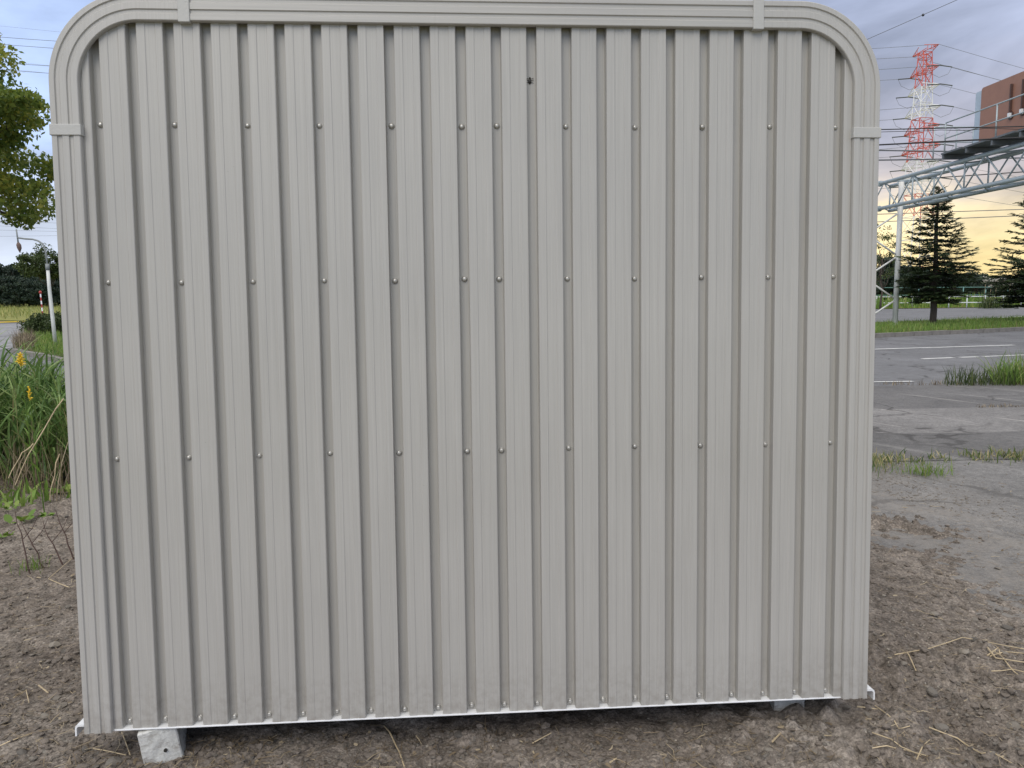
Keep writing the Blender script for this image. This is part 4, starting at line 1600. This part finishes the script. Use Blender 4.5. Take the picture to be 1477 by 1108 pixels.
# conifers: whorls of drooping branches
def conifer(base, height, rad, seed, label, bare, dense_to, n_whorl):
    r = np.random.default_rng(seed)
    root = empty('conifer_tree', tuple(base), label, 'conifer', 'conifers on the median')
    tm = MB()
    tp = limb_path((0, 0, -0.05), (r.normal(0, .05), r.normal(0, .05), height), 9, 0.003, r)
    tm.tube(tp, [0.13 * (1 - 0.095 * i) + 0.010 for i in range(10)], 8)
    tm.build('trunk', M_BARK, root, True)
    Q, T = [], []
    bmb = MB()
    z = bare
    hs = np.concatenate([np.linspace(bare, dense_to, n_whorl // 2), np.linspace(dense_to + 0.22, height - 0.15, int(n_whorl * 0.52))])
    for h in hs:
        t = (h - bare) / (height - bare)
        if h <= dense_to:
            R = rad * (0.62 + 0.38 * math.sin(min(1, (h - bare) / (dense_to - bare + 1e-6) * 1.25) * math.pi / 2))
            nb = int(r.integers(7, 11))
        else:
            R = rad * 0.90 * (1 - (h - dense_to) / (height - dense_to)) ** 0.92 + 0.05
            nb = int(r.integers(6, 9))
        a0 = r.uniform(0, 6.28)
        for k in range(nb):
            a = a0 + k * 2 * math.pi / nb + r.normal(0, 0.2)
            L = R * r.uniform(0.74, 1.0)
            hh = h + r.normal(0, 0.06)
            droop = (-0.10 if h < dense_to else 0.0 + 0.22 * t) * L + r.normal(0, 0.035)
            d = np.array([math.cos(a), math.sin(a), 0])
            p0 = np.array([0, 0, hh])
            p1 = p0 + d * L * 0.55 + np.array([0, 0, droop * 0.2 - 0.05 * L])
            p2 = p0 + d * L + np.array([0, 0, droop])
            bmb.tube([p0, p1, p2], [0.024, 0.016, 0.006], 4, False)
            m = int(L * (62 if h < dense_to else 62)) + 5
            s = r.uniform(0.12, 1.0, m) ** 0.8
            q = np.where(s[:, None] < 0.55, p0 + (p1 - p0) * (s / 0.55)[:, None], p1 + (p2 - p1) * ((s - 0.55) / 0.45)[:, None])
            sd_ = np.array([-d[1], d[0], 0])
            lat = r.normal(0, 1, m) * (0.15 * L * (1.05 - s) + 0.035)
            q = q + sd_ * lat[:, None] + np.array([0, 0, 1.0]) * (r.normal(0, 0.022, m) - 0.10 * np.abs(lat))[:, None]
            dirn = d * 0.7 + sd_ * np.sign(lat)[:, None] * 0.7 + r.normal(0, 0.18, (m, 3))
            dirn /= np.linalg.norm(dirn, axis=1)[:, None]
            up = r.normal(0, 0.35, (m, 3)) + np.array([0, 0, 1.0])
            w = np.cross(dirn, up)
            w /= np.linalg.norm(w, axis=1)[:, None]
            l = r.uniform(0.11, 0.24, m)[:, None]
            ww = l * 0.17
            Q.append(np.stack([q - w * ww, q + w * ww, q + dirn * l + w * ww * .4, q + dirn * l - w * ww * .4], 1))
            T.append(np.clip(r.normal(0.35 + 0.3 * s, 0.15), 0, 1))
    tag(bmb.build('branches', M_BARK, root), kind='stuff')
    link_mesh('crown', quads_mesh('crown', np.concatenate(Q), 4, L_CON, np.concatenate(T)), root)
    return root


tb = G(1345, 470, 0.08)
conifer(tb, 5.6, 1.72, 401, 'dark conifer with layered sparse branches on the median right of the gantry post', 1.05, 2.75, 22)
tb2 = CS(edge_dir(1503) * 35.5, 35.5, 0.08)
conifer(tb2, 7.9, 2.7, 402, 'dark conifer cut off by the right edge of the photo', 0.9, 2.6, 28)
# a low dead bough on the first conifer is part of its skirt

# hedge on the left verge
hb = G(62, 485, 0.08)
hr = empty('clipped_shrub', tuple(hb), 'low dark green shrub behind the lamp post on the left verge', 'shrub')
r_ = np.random.default_rng(411)
C = r_.normal(0, 1, (7000, 3))
C = C / np.linalg.norm(C, axis=1)[:, None] * (r_.uniform(0.3, 1, (7000, 1)) ** 0.4)
C = C * np.array([1.0, 0.7, 0.42]) * (1 + 0.18 * np.sin(C[:, :1] * 9) * np.cos(C[:, 1:2] * 7))
C = C[C[:, 2] > -0.36] + np.array([0.05, 0.6, 0.36])
link_mesh('foliage', quads_mesh('foliage', leaves(C, 0.085, 412), 4, L_MID, np.clip(r_.normal(0.35, 0.2, len(C)), 0, 1)), hr)
sm2 = MB()
for k in range(7):
    a = k * 0.9
    sm2.tube([(0.3 * math.cos(a), 0.6 + 0.2 * math.sin(a), -0.02), (0.6 * math.cos(a), 0.6 + 0.45 * math.sin(a), 0.4)], [0.012, 0.006], 5)
sm2.build('stems', M_BARK, hr)

# pampas plumes by the far fence
for i, (px, py) in enumerate(((1421, 403), (1429, 407), (1437, 402), (1446, 407), (1456, 410))):
    d = 74.0
    top = P(px, py, d)
    b_ = np.array([top[0], top[1], 0.05])
    root = empty('pampas_grass', tuple(b_), 'pale feathery pampas plume rising before the far rail fence', 'pampas grass', 'pampas plumes by the far fence')
    hh = top[2] - 0.05
    MB().tube([(0, 0, 0), (0.04, 0, hh * 0.6), (0.1, 0, hh)], 0.014, 5).build('stem', M_STRAW, root)
    c = np.stack([r_.normal(0.1, 0.13, 70), r_.normal(0, 0.13, 70), hh - r_.uniform(-0.3, 0.45, 70)], 1)
    link_mesh('plume', quads_mesh('plume', leaves(c, 0.15, 420 + i), 4, L_PAMPAS, r_.uniform(0, 1, 70)), root)
    gb = np.stack([r_.normal(0, .3, 60), r_.normal(0, .3, 60), np.zeros(60)], 1)
    q, t2 = blades(gb, r_.uniform(0.8, 1.6, 60), r_.uniform(.03, .06, 60), r_.uniform(.2, .9, 60), 3, 1.0, 430 + i)
    link_mesh('leaves', quads_mesh('leaves', q, 4, L_MID, t2), root)

# ------------------------------------------------------------------ sign gantry over the road
LG = 16.07                     # lateral offset of the gantry from the view axis
ZT, ZB = 6.02, 4.98
GD0, GD1 = 35.2, 12.0
gb_ = CS(LG, 33.5, 0.0)
gan = empty('sign_gantry', tuple(gb_), 'pale blue grey steel lattice gantry with catwalk spanning over the road', 'gantry')


def gl(lat, dep, z):
    return CS(lat + (33.5 - dep) * 0.05, dep, z) - gb_


HWD = 0.42
for s in (-1, 1):
    for z in (ZB, ZT):
        MB().tube([gl(LG + s * HWD, GD0, z), gl(LG + s * HWD, GD1, z)], 0.078, 10).build('chord', M_GALV, gan, True)
# flange collars on the chords
for dep in (34.4, 25.1, 18.0):
    for s in (-1, 1):
        for z in (ZB, ZT):
            MB().tube([gl(LG + s * HWD, dep - .035, z), gl(LG + s * HWD, dep + .035, z)], 0.125, 12).build('flange', M_GALV, gan)
nbay = int((GD0 - GD1) / 1.1)
step = (GD0 - GD1) / nbay
web = []
for i in range(nbay):
    d0, d1 = GD0 - i * step, GD0 - (i + 1) * step
    for s in (-1, 1):
        a, b_ = (ZB, ZT) if i % 2 == 0 else (ZT, ZB)
        web.append((gl(LG + s * HWD, d0, a), gl(LG + s * HWD, d1, b_)))
        if i % 3 == 0:
            web.append((gl(LG + s * HWD, d0, ZB), gl(LG + s * HWD, d0, ZT)))
    for z in (ZB, ZT):
        s = 1 if i % 2 else -1
        web.append((gl(LG - s * HWD, d0, z), gl(LG + s * HWD, d1, z)))
for a, b_ in web:
    MB().tube([a, b_], 0.030, 6).build('lattice_bar', M_GALV, gan, True)
# portal legs and their bracing
for s, lat in ((0, LG), (1, LG - 1.35)):
    MB().tube([gl(lat, 33.5, 0.0), gl(lat, 33.5, ZT - 0.05)], 0.105, 12).build('post', M_POST, gan, True)
    MB().box(-0.22, 0.22, -0.22, 0.22, 0.0, 0.10).build('base_plate', M_POST, gan, loc=tuple(gl(lat, 33.5, 0.02)))
zz_ = np.linspace(0.25, 4.75, 6)
for i in range(5):
    a, b_ = (LG - 1.35, LG) if i % 2 == 0 else (LG, LG - 1.35)
    MB().tube([gl(a, 33.5, zz_[i]), gl(b_, 33.5, zz_[i + 1])], 0.038, 6).build('brace', M_POST, gan, True)
# catwalk: deck panels on brackets, handrail
FWD = np.array([AF[0], AF[1], 0]) / math.hypot(AF[0], AF[1])
RGT = np.array([FWD[1], -FWD[0], 0])
UPV = np.array([0, 0, 1.0])
for i in range(9):
    dep = 28.7 - i * 1.35
    MB().obox(gl(LG - 0.30, dep, 6.36), RGT, FWD, UPV, 1.15, 1.27, 0.06).build('deck_panel', M_GALVD, gan)
    MB().obox(gl(LG - 0.15, dep + 0.55, 6.24), RGT, FWD, UPV, 1.35, 0.10, 0.16).build('deck_bracket', M_GALVD, gan)
RL = LG - 0.80
for dep in (29.2, 26.4, 23.6, 21.2, 18.8):
    MB().tube([gl(RL, dep, 6.34), gl(RL, dep, 7.42)], 0.026, 6).build('rail_post', M_GALV, gan, True)
for z in (6.88, 7.42):
    MB().tube([gl(RL, 29.2, z), gl(RL, 17.0, z)], 0.024, 6).build('handrail', M_GALV, gan, True)
for lat in (LG - 0.80, LG + 0.02, LG + 0.62):
    MB().tube([gl(lat, 29.9, 6.30), gl(lat, 29.9, 7.42)], 0.024, 6).build('rail_post', M_GALV, gan, True)
for z in (6.88, 7.42):
    MB().tube([gl(LG - 0.8, 29.9, z), gl(LG + 0.62, 29.9, z)], 0.022, 6).build('handrail', M_GALV, gan, True)

# the sign board: brown back with rounded corner, stiffeners and lamps
SL = LG + 0.28
sb_ = CS(SL, 26.2, 6.3)
sg = empty('sign_board', tuple(sb_), 'brown backed road sign with rounded corners mounted on the gantry', 'road sign')


def sl(lat, dep, z):
    return CS(lat + (33.5 - dep) * 0.05, dep, z) - sb_


def rounded_slab(d0, d1, z0, z1, r, l0, l1, m, name):
    pts = []
    for (cd_, cz_, a0) in ((d0 - r, z0 + r, 180), (d0 - r, z1 - r, 90), (d1 + r, z1 - r, 0), (d1 + r, z0 + r, 270)):
        for k in range(6):
            a = math.radians(a0 + (90 if a0 in (180,) else 90) * (1 - k / 5))
            pts.append((cd_ - r * math.cos(a) * -1 if False else cd_ - r * math.cos(a), cz_ + r * math.sin(a)))
    n_ = len(pts)
    cx_ = sum(p_[0] for p_ in pts) / n_
    cz2 = sum(p_[1] for p_ in pts) / n_
    pts.sort(key=lambda p_: math.atan2(p_[1] - cz2, p_[0] - cx_))
    vs = [sl(l0, d_, z_) for d_, z_ in pts] + [sl(l1, d_, z_) for d_, z_ in pts]
    mb = MB()
    mb.add(vs, [(k, (k + 1) % n_, n_ + (k + 1) % n_, n_ + k) for k in range(n_)] + [tuple(range(n_)), tuple(reversed(range(n_, 2 * n_)))])
    return mb.build(name, m, sg)


rounded_slab(29.0, 15.5, 6.45, 8.56, 0.10, SL, SL + 0.05, M_BROWN, 'back_panel')
rounded_slab(29.4, 15.3, 6.36, 8.50, 0.06, SL + 0.053, SL + 0.16, M_SIGNEDGE, 'face_panel')
for i in range(8):
    dep = 27.35 - i * 0.58
    MB().obox(sl(SL - 0.04, dep, 7.78), RGT, FWD, UPV, 0.07, 0.06, 1.0).build('stiffener', M_BROWND, sg)
    MB().obox(sl(SL - 0.06, dep - 0.02, 7.26), RGT, FWD, UPV, 0.10, 0.10, 0.16).build('fixing_bracket', M_WHITE, sg)
    MB().tube([sl(SL - 0.004, dep, 7.27), sl(SL - 0.03, dep, 7.27)], 0.14, 14).build('cable_hole', M_BROWND, sg)
MB().obox(sl(SL - 0.03, 22.4, 6.88), RGT, FWD, UPV, 0.06, 10.6, 0.05).build('stiffener', M_BROWND, sg)


# ------------------------------------------------------------------ red and white pylon
PD = 225.0
pb = P(1330, 170, PD); pb[2] = 0.0
pyl = empty('power_pylon', tuple(pb), 'tall red and white lattice power pylon far behind the gantry', 'power pylon')
pyl.rotation_euler.z = math.radians(-87)
ypx = lambda y: max(0.0, float(P(1330, y, PD)[2]))       # height seen at photo row y
levels = [440, 385, 345, 312, 280, 256, 232, 202, 172, 150, 128, 108, 88, 79]
halfw = {440: 5.4, 385: 4.2, 345: 3.5, 312: 3.05, 280: 2.8, 256: 2.62, 232: 2.45, 202: 2.2, 172: 1.95, 150: 1.75, 128: 1.6, 108: 1.45, 88: 1.3, 79: 1.22}
colour = ['R', 'W', 'W', 'R', 'W', 'W', 'R', 'R', 'W', 'W', 'R', 'R', 'R']
tb_ = 0.115
for i in range(len(levels) - 1):
    z0, z1 = ypx(levels[i]), ypx(levels[i + 1])
    w0, w1 = halfw[levels[i]], halfw[levels[i + 1]]
    m = MB()
    c0 = [(-w0, -w0, z0), (w0, -w0, z0), (w0, w0, z0), (-w0, w0, z0)]
    c1 = [(-w1, -w1, z1), (w1, -w1, z1), (w1, w1, z1), (-w1, w1, z1)]
    for k in range(4):
        m.tube([c0[k], c1[k]], tb_ * 1.25, 4)
        k2 = (k + 1) % 4
        m.tube([c1[k], c1[k2]], tb_ * 0.75, 4)
        nsub = max(1, int(round((z1 - z0) / (2.2 * w0))))
        for q in range(nsub):
            t0, t1 = q / nsub, (q + 1) / nsub
            A0, A1 = np.array(c0[k]) * (1 - t0) + np.array(c1[k]) * t0, np.array(c0[k]) * (1 - t1) + np.array(c1[k]) * t1
            B0, B1 = np.array(c0[k2]) * (1 - t0) + np.array(c1[k2]) * t0, np.array(c0[k2]) * (1 - t1) + np.array(c1[k2]) * t1
            m.tube([A0, B1], tb_ * 0.7, 4)
            m.tube([B0, A1], tb_ * 0.7, 4)
    m.build('tower_section', M_RED if colour[i] == 'R' else M_WHITETOWER, pyl)
# cross arms
ARMS = [(79, 4.6, 'R'), (106, 5.2, 'R'), (132, 5.6, 'W'), (162, 6.4, 'W'), (188, 6.2, 'R'), (216, 6.8, 'R'), (238, 6.2, 'W'), (262, 6.6, 'W')]
arm_ends = []
for y, L, c in ARMS:
    z = ypx(y)
    w = np.interp(-y, [-k for k in levels], [halfw[k] for k in levels])
    for s in (-1, 1):
        m = MB()
        tip = (s * (w + L), 0, z + (0.5 if y == 79 else 0))
        for yy in (-w, w):
            m.tube([(s * w, yy, z), tip], 0.10, 4)
            m.tube([(s * w, yy, z + 1.7), tip], 0.10, 4)
            for t in (0.25, 0.5, 0.75):
                p0 = np.array([s * w, yy, z]) * (1 - t) + np.array(tip) * t
                p1 = np.array([s * w, yy, z + 1.7]) * (1 - t) + np.array(tip) * t
                m.tube([p0, p1], 0.09, 4)
        for t in (0.0, 0.35, 0.65):
            m.tube([np.array([s * w, -w, z]) * (1 - t) + np.array(tip) * t, np.array([s * w, w, z]) * (1 - t) + np.array(tip) * t], 0.09, 4)
        arm = m.build('cross_arm', M_RED if c == 'R' else M_WHITETOWER, pyl)
        if y > 80:
            for dirn in (-1, 1):
                MB().tube([tip, (tip[0], dirn * 3.6, tip[2] - 0.35)], [0.16, 0.16], 5).build('insulator_string', M_INS, arm)
            lp = [(tip[0], -3.6, z - .35), (tip[0], -2.6, z - 2.2), (tip[0], 0, z - 3.2), (tip[0], 2.6, z - 2.2), (tip[0], 3.6, z - .35)]
            MB().tube(lp, 0.05, 4).build('jumper_loop', M_WIRE, arm)
        arm_ends.append((y, s, tip))
cr_, sr_ = math.cos(pyl.rotation_euler.z), math.sin(pyl.rotation_euler.z)


def pyl_world(p_):
    return np.array([pb[0] + cr_ * p_[0] - sr_ * p_[1], pb[1] + sr_ * p_[0] + cr_ * p_[1], p_[2]])


def sagging(a, b_, sag, n=22):
    a, b_ = np.array(a, float), np.array(b_, float)
    return [a * (1 - t) + b_ * t - np.array([0, 0, 4 * sag * t * (1 - t)]) for t in np.linspace(0, 1, n)]


names = {79: 'top', 106: 'second', 132: 'third', 162: 'fourth', 188: 'fifth', 216: 'sixth', 238: 'seventh', 262: 'lowest'}
lr = {-1: 'left', 1: 'right'}
for y, s, tip in arm_ends:
    if y in (132, 188, 238):
        continue
    for dirn, far_lat, fd, nm in ((1, 420, 330, 'right'), (-1, -330, 330, 'left')):
        yy = 0 if y == 79 else (-3.6 if dirn < 0 else 3.6)
        a = pyl_world((tip[0], yy, tip[2] - (0.35 if y > 80 else 0)))
        e = CS(edge_dir(1326) * PD + far_lat + s * 7, PD + (200 if dirn > 0 else -40), tip[2])
        o = MB().tube(sagging(a, e, 8.0), 0.05, 4).build('power_line', M_WIRE)
        tag(o, f'thin power line running {nm} from the {lr[s]} tip of the {names[y]} pylon arm', 'power line', 'power lines of the pylon')


# near cables
def cable(name, p0, d0, p1, d1, r, label, m=M_CABLE, sag=0.0, cat='cable', ext=1.2, wavy=0.0):
    a, b_ = P(p0[0], p0[1], d0), P(p1[0], p1[1], d1)
    v = b_ - a
    a2, b2 = a - v * max(3.0, ext), b_ + v * max(2.0, ext)
    pts_ = sagging(a2, b2, sag, 60)
    if wavy:
        pts_ = [q + np.array([0, 0, wavy * math.sin(i * 1.9) * (0.5 + 0.5 * math.sin(i * 0.37))]) for i, q in enumerate(pts_)]
    o = MB().tube(pts_, r, 5).build(name, m)
    return tag(o, label, cat, 'overhead cables')


cable('overhead_cable', (1270, 187), 21.0, (1477, 182.5), 18.0, 0.014, 'upper thick black cable strung just below the left corner of the sign')
cable('overhead_cable', (1270, 190.5), 21.1, (1477, 185), 18.1, 0.008, 'thin wavy black cable lashed right under the upper thick cable', wavy=0.022)
cable('overhead_cable', (1270, 209), 21.0, (1477, 198.5), 18.0, 0.020, 'lower thick black cable crossing in front of the catwalk deck')
cable('overhead_cable', (1270, 217), 46, (1400, 219), 46, 0.045, 'upper grey cable passing behind the catwalk', M_WIRE, ext=3)
cable('overhead_cable', (1270, 231), 46, (1400, 229), 46, 0.045, 'lower grey cable passing behind the catwalk', M_WIRE, ext=3)
cable('overhead_cable', (1270, 262), 46, (1477, 248), 46, 0.030, 'dark cable running behind the gantry lattice', M_CABLE, ext=2)
cable('overhead_cable', (1270, 309), 50, (1477, 302), 50, 0.025, 'cable below the gantry crossing the yellow sky, upper one', M_WIRE, ext=2)
cable('overhead_cable', (1270, 320), 50, (1477, 311), 50, 0.025, 'cable below the gantry crossing the yellow sky, lower one', M_WIRE, ext=2)
mk = cable('overhead_cable', (1262, 52), 15.0, (1385, -2), 14.0, 0.0055, 'single wire slanting up across the sky over the right corner of the shed', M_WIRE, ext=2)
sp_ = MB()
c_ = P(1330, 22.5, 14.45)
c2_ = P(1333, 21, 14.42)
o = MB().tube([c_, c_ * 0.5 + c2_ * 0.5, c2_], [0.018, 0.026, 0.016], 8).build('cable_clamp', M_CABLE)
tag(o, 'small dark clamp on the slanting wire high above the pylon', 'cable clamp')
for (y0, y1, lab) in ((37.5, 46, 'topmost thin wire above the leafy tree on the left'), (88, 96, 'second thin wire at the top of the leafy tree'), (99, 107, 'third thin wire just under the second one at the tree top')):
    cable('overhead_cable', (0, y0), 40, (84, y1), 40, 0.0045, lab, M_WIRE, ext=3)
for (y0, y1, lab) in ((318, 322, 'highest thin wire above the lamp post on the left'), (326, 330, 'middle thin wire at the height of the lamp rod'), (332, 334, 'thin wire just above the lamp arm on the left'), (341, 340, 'lowest thin wire behind the lamp arm')):
    cable('overhead_cable', (0, y0), 60, (84, y1), 60, 0.008, lab, M_WIRE, ext=2)

# ------------------------------------------------------------------ street furniture on the left
d_l = 23.9
lb_ = G(80, 497, 0.09)
dl_ = float(np.dot(lb_ - CAM, AF))
lamp = empty('street_lamp', tuple(lb_), 'slim street lamp with a curved arm and a hanging lantern on the left verge', 'street lamp')


def lp(px, py):
    return P(px, py, dl_) - lb_


MB().tube([lp(80, 498), lp(76, 460), lp(71, 415), lp(68.5, 385)], [0.052, 0.050, 0.046, 0.042], 10).build('post', M_LAMPPOLE, lamp, True)
MB().tube([lp(68.5, 386), lp(66.5, 368), lp(64.5, 358), lp(61, 351.5), lp(55, 347.5), lp(47, 345.2), lp(36, 344.5), lp(26, 343.2)], 0.024, 8).build('arm', M_LAMPDARK, lamp, True)
MB().tube([lp(68.8, 390), lp(68.2, 381)], 0.052, 10).build('collar', M_LAMPDARK, lamp, True)
MB().tube([lp(23.5, 331), lp(26.2, 350)], 0.02, 6).build('rod', M_LAMPDARK, lamp, True)
MB().tube([lp(26.2, 350), lp(27.0, 353.5), lp(28.0, 358), lp(28.8, 364.5)], [0.03, 0.065, 0.06, 0.01], 8).build('lantern', M_RUST, lamp, True)

# stripe pole and white guard rail
sp0 = G(63, 469, 0.03)
ds = float(np.dot(sp0 - CAM, AF))
stp = empty('striped_pole', tuple(sp0), 'thin red and white striped pole leaning before the meadow on the left', 'marker pole')
M_REDP = mat('red_pole_paint', (0.36, 0.035, 0.03), 0.5)
nst = 9
for i in range(nst):
    t0, t1 = i / nst, (i + 1) / nst
    a = P(63.2 * (1 - t0) + 58.4 * t0, 469 * (1 - t0) + 424 * t0, ds) - sp0
    b_ = P(63.2 * (1 - t1) + 58.4 * t1, 469 * (1 - t1) + 424 * t1, ds) - sp0
    MB().tube([a, b_], 0.034, 8).build('stripe_band', M_REDP if i % 2 else M_WHITE, stp)
a = P(58.4, 424, ds) - sp0
b_ = P(58.0, 419.5, ds) - sp0
MB().tube([a, a * 0.5 + b_ * 0.5, b_], [0.05, 0.085, 0.03], 8).build('cap', M_REDP, stp)

gr0 = P(60, 469, 40.0)
gr0[2] = 0.03
grl = empty('guard_rail', tuple(gr0), 'low white guard rail by the striped pole on the left', 'guard rail')
for py in (461.5, 466):
    MB().tube([P(60, py, 40.0) - gr0, P(140, py + 0.6, 40.0) - gr0], 0.045, 6).build('rail', M_FENCEW, grl, True)
for px in (62, 75, 88, 101, 114, 127, 140):
    q = P(px, 461, 40.0)
    MB().tube([(q[0] - gr0[0], q[1] - gr0[1], 0), (q[0] - gr0[0], q[1] - gr0[1], q[2] - gr0[2])], 0.04, 6).build('rail_post', M_FENCEW, grl, True)

yb0 = G(0, 470, 0.02)
dy = 45.0
yb0 = P(-30, 468, dy)
yb0[2] = 0.0
yb = empty('yellow_barrier', tuple(yb0), 'low yellow barrier rope along the edge of the meadow on the left', 'barrier')
q0, q1 = P(-60, 467.5, dy), P(54, 463.2, dy + 2)
MB().tube([q0 - yb0, q1 - yb0], 0.05, 6).build('rope', M_YEL, yb, True)
for t in (0.05, 0.3, 0.55, 0.8, 0.98):
    q = q0 * (1 - t) + q1 * t
    MB().tube([(q[0] - yb0[0], q[1] - yb0[1], 0), tuple(q - yb0)], 0.03, 6).build('stake', M_YEL, yb, True)

# ------------------------------------------------------------------ fences on the far right
fd = 80.0
f0 = CS(edge_dir(1300) * fd, fd, 0.05)
fn = empty('rail_fence', tuple(f0), 'white two rail fence beyond the second road on the right', 'fence')
pxs = [1262 + 26 * k for k in range(16)]
for z in (0.55, 1.15):
    MB().tube([CS(edge_dir(1255) * fd, fd, z) - f0, CS(edge_dir(1660) * fd, fd, z) - f0], 0.055, 6).build('rail', M_FENCEW, fn, True)
for px in pxs:
    MB().tube([CS(edge_dir(px) * fd, fd, 0.05) - f0, CS(edge_dir(px) * fd, fd, 1.25) - f0], 0.06, 6).build('fence_post', M_FENCEW, fn, True)
fd2 = 95.0
f1 = CS(edge_dir(1300) * fd2, fd2, 0.05)
fn2 = empty('post_and_rail_fence', tuple(f1), 'taller teal fence behind the white rail fence on the right', 'fence')
for px in range(1258, 1660, 32):
    MB().tube([CS(edge_dir(px) * fd2, fd2, 0.05) - f1, CS(edge_dir(px) * fd2, fd2, 2.25) - f1], 0.06, 6).build('fence_post', M_TEAL, fn2, True)
for z in (1.3, 2.2):
    MB().tube([CS(edge_dir(1255) * fd2, fd2, z) - f1, CS(edge_dir(1660) * fd2, fd2, z) - f1], 0.04, 6).build('rail', M_TEAL, fn2, True)
